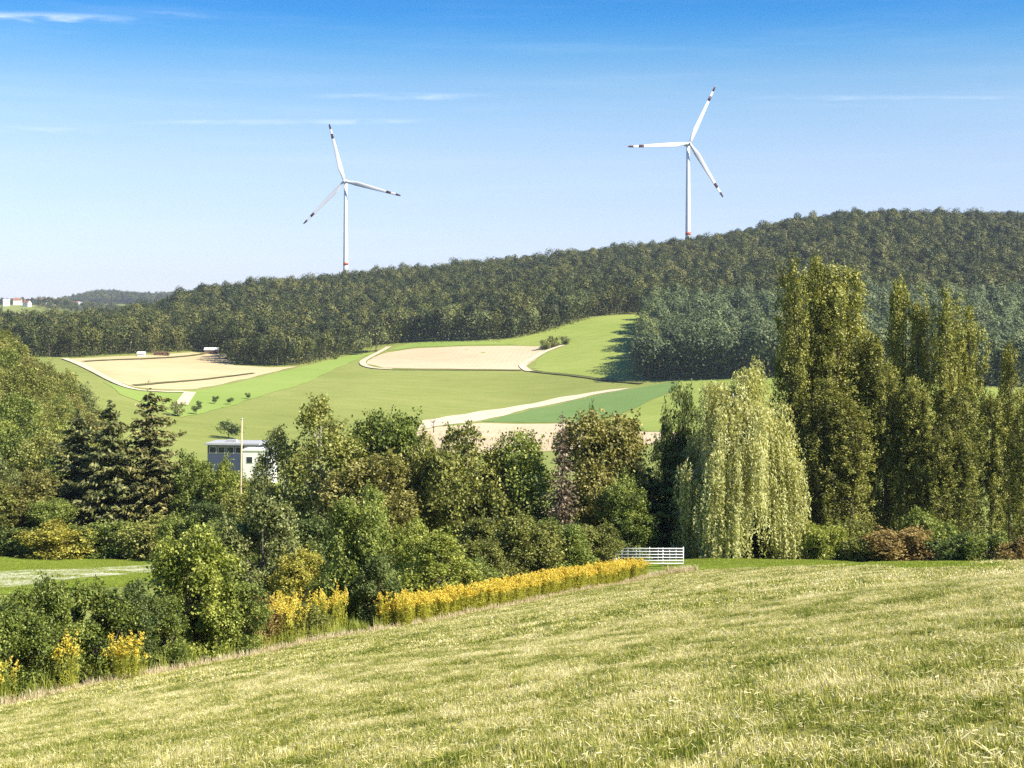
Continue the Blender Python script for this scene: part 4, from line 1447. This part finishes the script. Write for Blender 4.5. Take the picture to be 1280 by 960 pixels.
# small white trough left of the gate
p = at_ud(763, 98)
t = thing('water_trough', 'small pale trough half hidden left of the metal gate', 'trough', p, 0.2)
mb = MB()
mb.box(-0.42, 0.42, -0.3, -0.26, 0.45, 1.0)
mb.box(-0.42, 0.42, 0.26, 0.3, 0.45, 1.0)
mb.box(-0.42, -0.38, -0.258, 0.258, 0.45, 1.0)
mb.box(0.38, 0.42, -0.258, 0.258, 0.45, 1.0)
mb.box(-0.378, 0.378, -0.258, 0.258, 0.45, 0.5)
link('basin', mb.mesh('basin'), M['white_paint'], t)
for sx in (-0.32, 0.32):
    mb = MB()
    mb.box(sx - 0.05, sx + 0.05, -0.2, 0.2, -0.05, 0.449)
    link('leg', mb.mesh('leg'), M['galv'], t)

p, H = need(301, 131, 524)
t = thing('utility_pole', 'tall thin pale wooden pole rising in front of the white building', 'pole', p)
mb = MB()
mb.tube([(0, 0, -0.5), (0, 0, H * 0.5), (0.12, 0, H)], [0.105, 0.09, 0.07], 10)
link('pole', mb.mesh('pole', True), M['wood'], t)
mb = MB()
mb.tube([(0.12, 0, H), (0.12, 0, H + 0.1)], [0.11, 0.03], 10)
link('cap', mb.mesh('cap', True), M['galv'], t)


def window_rows(parent, xs, w, z0, z1, y, mat):
    for x in xs:
        mb = MB()
        mb.box(x - w / 2, x + w / 2, y - 0.06, y, z0, z1)
        fr = link('window', mb.mesh('window'), M['white_paint'], parent)
        mb = MB()
        mb.box(x - w / 2 + 0.12, x + w / 2 - 0.12, y - 0.1, y - 0.062, z0 + 0.12, z1 - 0.12)
        link('pane', mb.mesh('pane'), mat, fr)


# long hall with a flat roof and, in front of it, a white block
p = at_ud(288, 358)
zr = 358 * (VH - 554) / F - p.z
t = thing('flat_roofed_hall', 'low hall with grey flat roof and dark front at the valley floor', 'building', p, R(-6))
mb = MB()
mb.box(-6.0, 7.0, 0, 9, -1.5, zr - 0.45)
link('wall', mb.mesh('wall'), M['facade_blue'], t)
mb = MB()
mb.box(-6.6, 7.7, -0.8, 9.6, zr - 0.44, zr)
ro = link('roof', mb.mesh('roof'), M['roof_grey'], t)
mb = MB()
mb.box(-2.0, 0.5, 3, 5, zr + 0.003, zr + 0.6)
link('roof_vent', mb.mesh('roof_vent'), M['roof_grey'], ro)
window_rows(t, (-4.6, -2.3, 0.0, 2.2), 1.9, zr - 2.6, zr - 0.9, -0.003, M['dark_glass'])
mb = MB()
mb.box(3.6, 6.6, -0.09, -0.003, zr - 2.0, zr - 0.75)
link('white_panel', mb.mesh('white_panel'), M['white_paint'], t)
p = at_ud(320, 345)
zr = 345 * (VH - 562) / F - p.z
t = thing('white_block', 'white flat roofed block in front of the low hall', 'building', p, R(-4))
mb = MB()
mb.box(-3.3, 3.7, 0, 6.5, -1.5, zr - 0.3)
link('wall', mb.mesh('wall'), M['white_paint'], t)
mb = MB()
mb.box(-3.5, 3.9, -0.2, 6.7, zr - 0.298, zr)
link('roof', mb.mesh('roof'), M['white_paint'], t)
window_rows(t, (-1.6, 1.9), 1.6, zr - 3.4, zr - 1.7, -0.003, M['dark_glass'])


def house(name, label, loc, rz, w, dp, h, rh, wall, roof, group=None, windows=True):
    t = thing(name, label, 'house' if 'house' in name else 'shed', loc, rz, group)
    mb = MB()
    mb.add([(-w / 2, -dp / 2, -2), (w / 2, -dp / 2, -2), (w / 2, dp / 2, -2), (-w / 2, dp / 2, -2), (-w / 2, -dp / 2, h), (w / 2, -dp / 2, h), (w / 2, dp / 2, h), (-w / 2, dp / 2, h), (-w / 2, 0, h + rh), (w / 2, 0, h + rh)],
           [(0, 1, 5, 4), (2, 3, 7, 6), (1, 2, 6, 9, 5), (3, 0, 4, 8, 7)])
    link('wall', mb.mesh('wall'), wall, t)
    mb = MB()
    o = 0.4
    k = rh / (dp / 2)
    A = [(-w / 2 - o, -dp / 2 - o, h - o * k + 0.05), (w / 2 + o, -dp / 2 - o, h - o * k + 0.05), (w / 2 + o, 0, h + rh + 0.05), (-w / 2 - o, 0, h + rh + 0.05), (w / 2 + o, dp / 2 + o, h - o * k + 0.05), (-w / 2 - o, dp / 2 + o, h - o * k + 0.05)]
    Bv = [(x, y, z + 0.2) for x, y, z in A]
    mb.add(A + Bv, [(6, 7, 8, 9), (9, 8, 10, 11), (0, 3, 2, 1), (3, 5, 4, 2), (0, 1, 7, 6), (4, 5, 11, 10), (1, 2, 8, 7), (2, 4, 10, 8), (3, 0, 6, 9), (5, 3, 9, 11)])
    link('roof', mb.mesh('roof'), roof, t)
    if windows:
        n = max(1, int(w / 3.2))
        for i in range(n):
            x = -w / 2 + w * (i + 0.5) / n
            mb = MB()
            mb.box(x - 0.6, x + 0.6, -dp / 2 - 0.08, -dp / 2 - 0.003, h * 0.35, h * 0.35 + 1.4)
            link('window', mb.mesh('window'), M['dark_glass'], t)
    return t


x, y = pix(266, 441.5, 600, 1100)
house('field_shed', 'white roofed shed at the forest edge above the left stubble field', (x, y - 4, zat(x, y - 4)), 0.1, 8, 5, 2.4, 1.2, M['brown_wood'], M['white_paint'], windows=False)
x, y = pix(179, 445, 600, 1100)
house('field_shed', 'tiny white hut at the forest edge behind the left stubble field', (x, y - 4, zat(x, y - 4)), 0.0, 4, 3, 1.8, 0.8, M['white_paint'], M['white_paint'], windows=False)
x, y = pix(205, 444, 600, 1100)
t = thing('log_pile', 'brown pile of logs at the forest edge between the two white sheds', 'log pile', (x, y - 4, zat(x, y - 4)), 0.05)
rr = np.random.default_rng(5)
for i in range(3):
    for j in range(10):
        mb = MB()
        mb.tube([(0, -1.6, 0), (0, 1.6, 0)], [0.42, 0.40], 8)
        o = link('log', mb.mesh('log', True) if i == j == 0 else log_me, M['brown_wood'], t)
        log_me = o.data
        o.location = (-5 + j * 0.95 + 0.47 * (i % 2), rr.uniform(-0.2, 0.2), 0.40 + i * 0.78)

rr = np.random.default_rng(9)
spots = [(8, 2500), (22, 2560), (34, 2480), (47, 2620), (54, 2560), (62, 2600), (66, 2660), (71, 2580), (77, 2640), (82, 2600), (88, 2680), (95, 2620), (101, 2600), (27, 2640), (58, 2700)]
for i, (u, d) in enumerate(spots):
    p = at_ud(u, d)
    house('village_house', 'tiny pale house in the hazy village at the far left', (p.x, p.y, p.z + 1.5), rr.uniform(-0.5, 0.5), rr.uniform(10, 15), rr.uniform(8, 10), rr.uniform(5, 7), 4, M['white_paint'], M['roof_red'] if i % 3 else M['roof_grey'], 'houses of the distant village')

# ------------------------------------------------------------------ meadow grass
def blade_mesh(name, seed, half, n_green, n_straw, w, lmin, lmax):
    """upright bent blades and loose cut stalks lying among them"""
    r = np.random.default_rng(seed)
    V, tint, counts = [], [], []
    # tufts: blades gather round a number of crowns
    nc = max(6, n_green // 9)
    tc = r.uniform(-half, half, (nc, 2))
    tb = r.uniform(0.15, 0.75, nc)
    k = r.integers(0, nc, n_green)
    b = tc[k] + r.normal(size=(n_green, 2)) * half * 0.07
    a = r.uniform(0, 6.28, n_green)
    ln = r.uniform(lmin, lmax, n_green) * (0.7 + 0.6 * tb[k])
    lean = r.uniform(0.05, 0.75, n_green)
    d = np.stack([np.cos(a), np.sin(a), np.zeros(n_green)], -1)
    side = np.stack([-np.sin(a + 0.6), np.cos(a + 0.6), np.zeros(n_green)], -1) * (w * r.uniform(0.6, 1.2, n_green))[:, None] * 0.5
    p0 = np.column_stack([b, np.full(n_green, -0.015)])
    p1 = p0 + d * (ln * 0.25 * lean)[:, None] + np.array([0, 0, 1.0]) * (ln * 0.6)[:, None]
    p2 = p0 + d * (ln * 0.75 * lean)[:, None] + np.array([0, 0, 1.0]) * (ln * (1 - 0.35 * lean))[:, None]
    quad1 = np.stack([p0 - side, p0 + side, p1 + side * 0.9, p1 - side * 0.9], 1)
    quad2 = np.stack([p1 - side * 0.9, p1 + side * 0.9, p2 + side * 0.15, p2 - side * 0.15], 1)
    V += [quad1, quad2]
    tg = np.clip(tb[k] * 0.75 + r.normal(size=n_green) * 0.12, 0, 0.72)
    tint += [tg * 0.85, tg]
    m = n_straw
    c = np.column_stack([r.uniform(-half, half, (m, 2)), r.uniform(0.01, lmax * 0.62, m)])
    a = r.normal(size=m) * 0.9 + r.choice([0, math.pi], m)
    t = np.stack([np.cos(a), np.sin(a), r.normal(size=m) * 0.45], -1) * (r.uniform(0.2, 0.6, m) * lmax)[:, None] * 0.5
    sd_ = np.stack([-np.sin(a), np.cos(a), r.normal(size=m) * 0.5], -1) * (w * r.uniform(0.6, 1.1, m))[:, None] * 0.5
    V.append(np.stack([c - t - sd_, c - t + sd_, c + t + sd_, c + t - sd_], 1))
    tint.append(np.clip(0.86 + r.normal(size=m) * 0.1, 0.6, 1))
    V = np.concatenate(V).reshape(-1, 3)
    nf = len(V) // 4
    return mesh_np(name, V, np.arange(4 * nf), np.full(nf, 4), np.concatenate(tint))


m, N, L = newmat('meadow_grass')
out = N.new('ShaderNodeOutputMaterial')
at = N.new('ShaderNodeAttribute')
at.attribute_name = 'tint'
n1 = noise(N, L, 1.0, 6, 0.72, None, (0.0, (0.9, 0.55, 1.0)))
n2 = noise(N, L, 0.12, 3, 0.55)
n3 = noise(N, L, 5.0, 2, 0.5)
f = mnode(N, L, 'MULTIPLY_ADD', n1, 2.3, -1.15)
f = mnode(N, L, 'ADD', f, mnode(N, L, 'MULTIPLY_ADD', n2, 0.7, -0.35))
f = mnode(N, L, 'ADD', f, mnode(N, L, 'MULTIPLY_ADD', n3, 0.6, -0.3))
f = mnode(N, L, 'ADD', mnode(N, L, 'MULTIPLY', at.outputs['Fac'], 0.9), mnode(N, L, 'ADD', f, 0.215), clamp=True)
gcol = ramp(N, L, f, [(0.0, (0.085, 0.125, 0.014)), (0.30, (0.19, 0.235, 0.028)), (0.55, (0.38, 0.38, 0.070)), (0.78, (0.66, 0.59, 0.22)), (1.0, (0.82, 0.75, 0.44))])
p = N.new('ShaderNodeBsdfPrincipled')
p.inputs['Roughness'].default_value = 0.6
p.inputs['Specular IOR Level'].default_value = 0.25
L.new(gcol, p.inputs['Base Color'])
t = N.new('ShaderNodeBsdfTranslucent')
L.new(gcol, t.inputs['Color'])
mx = N.new('ShaderNodeMixShader')
mx.inputs[0].default_value = 0.3
L.new(p.outputs[0], mx.inputs[1])
L.new(t.outputs[0], mx.inputs[2])
L.new(mx.outputs[0], out.inputs['Surface'])
M['meadow_grass'] = m


def surf_turn(X, Y, r, spin=True):
    """euler angles that lay a patch on the slope, with a random turn"""
    e_ = 0.3
    zx = (zfun(X + e_, Y) - zfun(X - e_, Y)) / (2 * e_)
    zy = (zfun(X, Y + e_) - zfun(X, Y - e_)) / (2 * e_)
    out_ = np.zeros((len(X), 3))
    for i in range(len(X)):
        q_ = Vector((-zx[i], -zy[i], 1)).to_track_quat('Z', 'Y').to_matrix()
        out_[i] = (q_ @ Matrix.Rotation(r.uniform(0, 6.28) if spin else 0, 3, 'Z')).to_euler()
    return out_


def on_meadow(X, Y):
    s_ = (X - HA[0]) * HN[0] + (Y - HA[1]) * HN[1]
    far_ = np.interp(640 + F * X / np.maximum(Y, 1), BORDER_U, BORDER_D)
    return (s_ < 0.2) & (Y < far_) & (np.abs(X) < Y * 0.46 + 4)


def grass(name, label, protos, step, y0, y1, test, seed, mat, hz=(0.8, 1.25)):
    for me in protos:
        if not len(me.materials):
            me.materials.append(mat)
    X, Y, r = wood_points(-60, 70, y0, y1, step, step * 0.45, seed, test)
    n = len(X)
    ng = scatter_group(name + '_scatter', proto_collection(name + '_prototype', protos))
    s_ = r.uniform(0.9, 1.15, n)
    size = np.stack([s_, s_, r.uniform(hz[0], hz[1], n) * (0.75 + 0.5 * (np.sin(X * 0.9 + np.sin(Y * 0.7) * 2) * 0.5 + 0.5))], -1)
    scatter(name, label, 'grass', np.column_stack([X, Y, zfun(X, Y) + 0.02]), surf_turn(X, Y, r), size, r.integers(0, len(protos), n), ng, mat)
    return n


near_p = [blade_mesh('near_grass_patch', 700 + i, 0.40, 1300, 190, 0.0060, 0.04, 0.115) for i in range(6)]
far_p = [blade_mesh('far_grass_patch', 720 + i, 0.95, 1500, 200, 0.020, 0.05, 0.13) for i in range(6)]
grass('near_meadow_grass', 'short mown green grass with pale cut stalks in the foreground meadow', near_p, 0.62, 6, 36, on_meadow, 31, M['meadow_grass'])
grass('meadow_grass', 'mown grass with pale dried cuttings on the farther part of the foreground meadow', far_p, 1.35, 35.5, 99, on_meadow, 32, M['meadow_grass'])

# fresh green strip beyond the meadow and the small meadow at the left
M['lawn_grass'] = leaf_mat('lawn_grass', (0.18, 0.235, 0.025), (0.275, 0.325, 0.045), (0.39, 0.415, 0.09), transl=0.3, objvar=0.1, patch=0.2, patch_scale=0.8)
lawn_p = [blade_mesh('lawn_patch', 740 + i, 0.95, 900, 0, 0.022, 0.04, 0.10) for i in range(3)]


def in_poly(P):
    P = np.array(P, float)

    def f_(X, Y):
        ins = np.zeros(len(X), bool)
        for i in range(len(P)):
            a, b = P[i], P[(i + 1) % len(P)]
            cond = (a[1] > Y) != (b[1] > Y)
            with np.errstate(divide='ignore', invalid='ignore'):
                ins ^= cond & (X < (b[0] - a[0]) * (Y - a[1]) / (b[1] - a[1]) + a[0])
        return ins
    return f_


grass('lawn_grass', 'fresh green grass strip between the meadow and the trees', lawn_p, 1.3, 40, 113, lambda X, Y: in_poly(LAWN)(X, Y) & (X < 48), 33, M['lawn_grass'])
grass('small_meadow_grass', 'green grass of the small meadow behind the left hedge', [x.copy() for x in lawn_p], 1.5, 82, 131, in_poly([(-48, 84), (-30, 82), (-24, 88), (-22, 128), (-38, 131), (-58, 131), (-66, 110)]), 34, M['lawn_grass'])

# ------------------------------------------------------------------ goldenrod and rough grass along the meadow edge
M['flower'] = leaf_mat('flower', (0.50, 0.36, 0.035), (0.76, 0.60, 0.09), (0.86, 0.76, 0.26), transl=0.3, spec=0.1, objvar=0.2, patch=0.15)
M['stalk'] = leaf_mat('stalk', (0.19, 0.20, 0.025), (0.42, 0.42, 0.06), (0.60, 0.58, 0.15), transl=0.35, objvar=0.2, patch=0.15)
M['dry'] = leaf_mat('dry', (0.38, 0.30, 0.17), (0.64, 0.54, 0.34), (0.78, 0.71, 0.53), transl=0.25, objvar=0.2, patch=0.2)


def goldenrod(seed, stems, rad, hmin, hmax):
    r = np.random.default_rng(seed)
    st, fl = [], []
    for i in range(stems):
        a, q_ = r.uniform(0, 6.28), math.sqrt(r.uniform(0, 1)) * rad
        b = np.array([math.cos(a) * q_, math.sin(a) * q_, -0.05])
        h = r.uniform(hmin, hmax)
        ld = r.normal(size=2) * 0.10 * h
        n = 16
        tt = np.linspace(0.02, 0.86, n)
        C = b + np.stack([ld[0] * tt ** 1.5, ld[1] * tt ** 1.5, tt * h], -1)
        # stem segments as slim upright faces
        st.append((C, r.normal(size=(n, 3)) * np.array([1, 1, 0.1]), np.tile([0, 0, 1.0], (n, 1)) + r.normal(size=(n, 3)) * 0.05, np.full(n, h / n * 2.0), np.full(n, 0.022), np.full(n, 0.45) + r.normal(size=n) * 0.1))
        k = 26
        tl = r.uniform(0.15, 0.9, k)
        al = r.uniform(0, 6.28, k)
        dr = np.stack([np.cos(al), np.sin(al), r.uniform(0.2, 0.9, k)], -1)
        Cl = b + np.stack([ld[0] * tl ** 1.5, ld[1] * tl ** 1.5, tl * h], -1) + dr * 0.07
        st.append((Cl, np.stack([-np.cos(al) * 0.5, -np.sin(al) * 0.5, np.ones(k)], -1) + r.normal(size=(k, 3)) * 0.4, dr, r.uniform(0.10, 0.19, k), r.uniform(0.025, 0.04, k), np.clip(0.3 + 0.4 * tl + r.normal(size=k) * 0.15, 0, 1)))
        # arching plume
        m = 30
        tp = r.uniform(0, 1, m)
        ap = r.uniform(0, 6.28, m)
        w = 0.15 * (1 - tp) + 0.03
        tip = np.array([r.normal() * 0.09, r.normal() * 0.09, 0])
        Cp = b + np.array([ld[0], ld[1], 0]) + np.stack([np.cos(ap) * w * r.uniform(0.2, 1, m), np.sin(ap) * w * r.uniform(0.2, 1, m), h * (0.83 + 0.2 * tp)], -1) + tip * tp[:, None] ** 2
        fl.append((Cp, r.normal(size=(m, 3)) + np.array([0, 0, 0.7]), r.normal(size=(m, 3)), r.uniform(0.05, 0.10, m), r.uniform(0.035, 0.06, m), np.clip(0.5 + r.normal(size=m) * 0.2, 0, 1)))
    return cat(st), cat(fl)


def goldenrod_mesh(seed, stems, rad, hmin, hmax):
    st, fl = goldenrod(seed, stems, rad, hmin, hmax)
    me = leaves_mesh('goldenrod', *cat([st, fl]))
    me.materials.append(M['stalk'])
    me.materials.append(M['flower'])
    mi = np.concatenate([np.zeros(len(st[0]), np.int32), np.ones(len(fl[0]), np.int32)])
    me.polygons.foreach_set('material_index', mi)
    return me


GR = [goldenrod_mesh(760 + i, 15, 0.42, 1.05, 1.5) for i in range(5)]
GR_NG = scatter_group('goldenrod_scatter', proto_collection('goldenrod_prototype', GR))
r = np.random.default_rng(41)
pts, turn, size = [], [], []
for t_ in np.arange(23.5, 55.5, 0.36):
    wmax = np.interp(t_, [23, 27, 35, 50, 56], [0.8, 1.2, 1.6, 1.8, 1.2])
    for s_ in np.arange(0.7, 0.7 + wmax, 0.5):
        xy = HA + HD * (t_ + r.uniform(-0.2, 0.2)) + HN * (s_ + r.uniform(-0.25, 0.25))
        pts.append((xy[0], xy[1], zat(*xy)))
        turn.append((0, 0, r.uniform(0, 6.28)))
        k = r.uniform(0.85, 1.12) * np.interp(t_, [23, 26, 54, 55.5], [0.8, 1, 1, 0.8])
        size.append((k, k, k))
scatter('goldenrod_strip', 'long strip of yellow flowering goldenrod along the far edge of the meadow', 'goldenrod', np.array(pts), np.array(turn), np.array(size), r.integers(0, 5, len(pts)), GR_NG, M['stalk'])


def goldenrod_thing(label, u, d, rad, stems, hmin, hmax, seed):
    st, fl = goldenrod(seed, stems, rad, hmin, hmax)
    t = thing('goldenrod_clump', label, 'goldenrod', at_ud(u, d), 0, 'goldenrod clumps in the hedge')
    link('stems', leaves_mesh('stems', *st), M['stalk'], t)
    link('flower_heads', leaves_mesh('flower_heads', *fl), M['flower'], t)


goldenrod_thing('bright goldenrod clump in front of the dark shrub in the left hedge', 155, 46.6, 0.62, 36, 1.0, 1.7, 781)
goldenrod_thing('small goldenrod clump, second from the left picture edge', 84, 45.4, 0.4, 12, 1.3, 2.0, 782)
goldenrod_thing('goldenrod clump at the left picture edge', 2, 43.2, 0.4, 12, 1.0, 1.6, 783)
goldenrod_thing('broad goldenrod mass beside the reddish shrub', 347, 58.0, 1.3, 90, 1.6, 2.3, 784)
goldenrod_thing('goldenrod clump left of the tall forward shrub', 412, 62.0, 0.9, 50, 1.6, 2.3, 785)
goldenrod_thing('goldenrod clump between the tall forward shrub and the long strip', 496, 63.5, 0.8, 44, 1.2, 1.8, 786)


def tuft(seed, n, rad, hmin, hmax, w):
    r = np.random.default_rng(seed)
    a, q_ = r.uniform(0, 6.28, n), np.sqrt(r.uniform(0, 1, n)) * rad
    p0 = np.stack([np.cos(a) * q_, np.sin(a) * q_, np.full(n, -0.03)], -1)
    h = r.uniform(hmin, hmax, n)
    b = r.uniform(0, 6.28, n)
    ln = r.uniform(0.1, 0.6, n)
    d = np.stack([np.cos(b), np.sin(b), np.zeros(n)], -1)
    sd_ = np.stack([-np.sin(b), np.cos(b), np.zeros(n)], -1) * w * 0.5
    p1 = p0 + d * (h * 0.25 * ln)[:, None] + np.array([0, 0, 1.0]) * (h * 0.6)[:, None]
    p2 = p0 + d * (h * 0.9 * ln)[:, None] + np.array([0, 0, 1.0]) * (h * (1 - 0.3 * ln))[:, None]
    V = np.concatenate([np.stack([p0 - sd_, p0 + sd_, p1 + sd_, p1 - sd_], 1), np.stack([p1 - sd_, p1 + sd_, p2 + sd_ * 0.2, p2 - sd_ * 0.2], 1)]).reshape(-1, 3)
    t_ = np.clip(r.normal(0.5, 0.2, n), 0, 1)
    return mesh_np('tuft', V, np.arange(8 * n), np.full(2 * n, 4), np.concatenate([t_, t_]))


def fringe(name, label, me_list, mat, spots):
    for me in me_list:
        me.materials.append(mat)
    ng = scatter_group(name + '_scatter', proto_collection(name + '_prototype', me_list))
    pts = np.array([(x, y, zat(x, y)) for x, y, k in spots])
    k = np.array([k for x, y, k in spots])
    rr_ = np.random.default_rng(len(spots))
    n = len(spots)
    turn = np.column_stack([np.zeros(n), np.zeros(n), rr_.uniform(0, 6.28, n)])
    scatter(name, label, 'grass', pts, turn, np.stack([k, k, k], -1), rr_.integers(0, len(me_list), n), ng, mat)


r = np.random.default_rng(51)
spots = []
for t_ in np.arange(-14, 58, 0.16):
    for _ in range(2):
        xy = HA + HD * (t_ + r.uniform(-0.2, 0.2)) + HN * (0.25 + r.normal() * 0.35)
        spots.append((xy[0], xy[1], r.uniform(0.5, 1.2)))
for _ in range(60):   # pale heap at the end of the strip
    p = at_ud(r.uniform(836, 868), r.uniform(93, 96))
    spots.append((p.x, p.y, r.uniform(0.7, 1.5)))
fringe('dry_grass_fringe', 'dry pale grass fringe along the foot of the hedge', [tuft(800 + i, 46, 0.22, 0.12, 0.42, 0.013) for i in range(4)], M['dry'], spots)
spots = []
for t_ in np.arange(-14, 40, 0.3):
    xy = HA + HD * (t_ + r.uniform(-0.3, 0.3)) + HN * (0.9 + abs(r.normal()) * 0.7)
    if r.uniform() < 0.75:
        spots.append((xy[0], xy[1], r.uniform(0.6, 1.3)))
fringe('tall_weeds', 'tall green weeds at the foot of the hedge shrubs', [tuft(820 + i, 60, 0.3, 0.35, 0.95, 0.02) for i in range(4)], M['lf_light'], spots)

# ------------------------------------------------------------------ air
zmin = float(GZ.min()) - 1.5
zmax = 300.0
xm = float(np.abs(GX).max()) + 30
mb = MB()
mb.box(-xm, xm, -60, 9480, zmin, zmax)
m, N, L = newmat('haze')
out = N.new('ShaderNodeOutputMaterial')
pv = N.new('ShaderNodeVolumePrincipled')
pv.inputs['Color'].default_value = (0.68, 0.78, 1.0, 1)
pv.inputs['Density'].default_value = 0.00006
pv.inputs['Anisotropy'].default_value = 0.0
L.new(pv.outputs[0], out.inputs['Volume'])
tag(link('haze', mb.mesh('haze'), m), 'thin blue summer haze filling the whole valley', 'haze', kind='stuff')
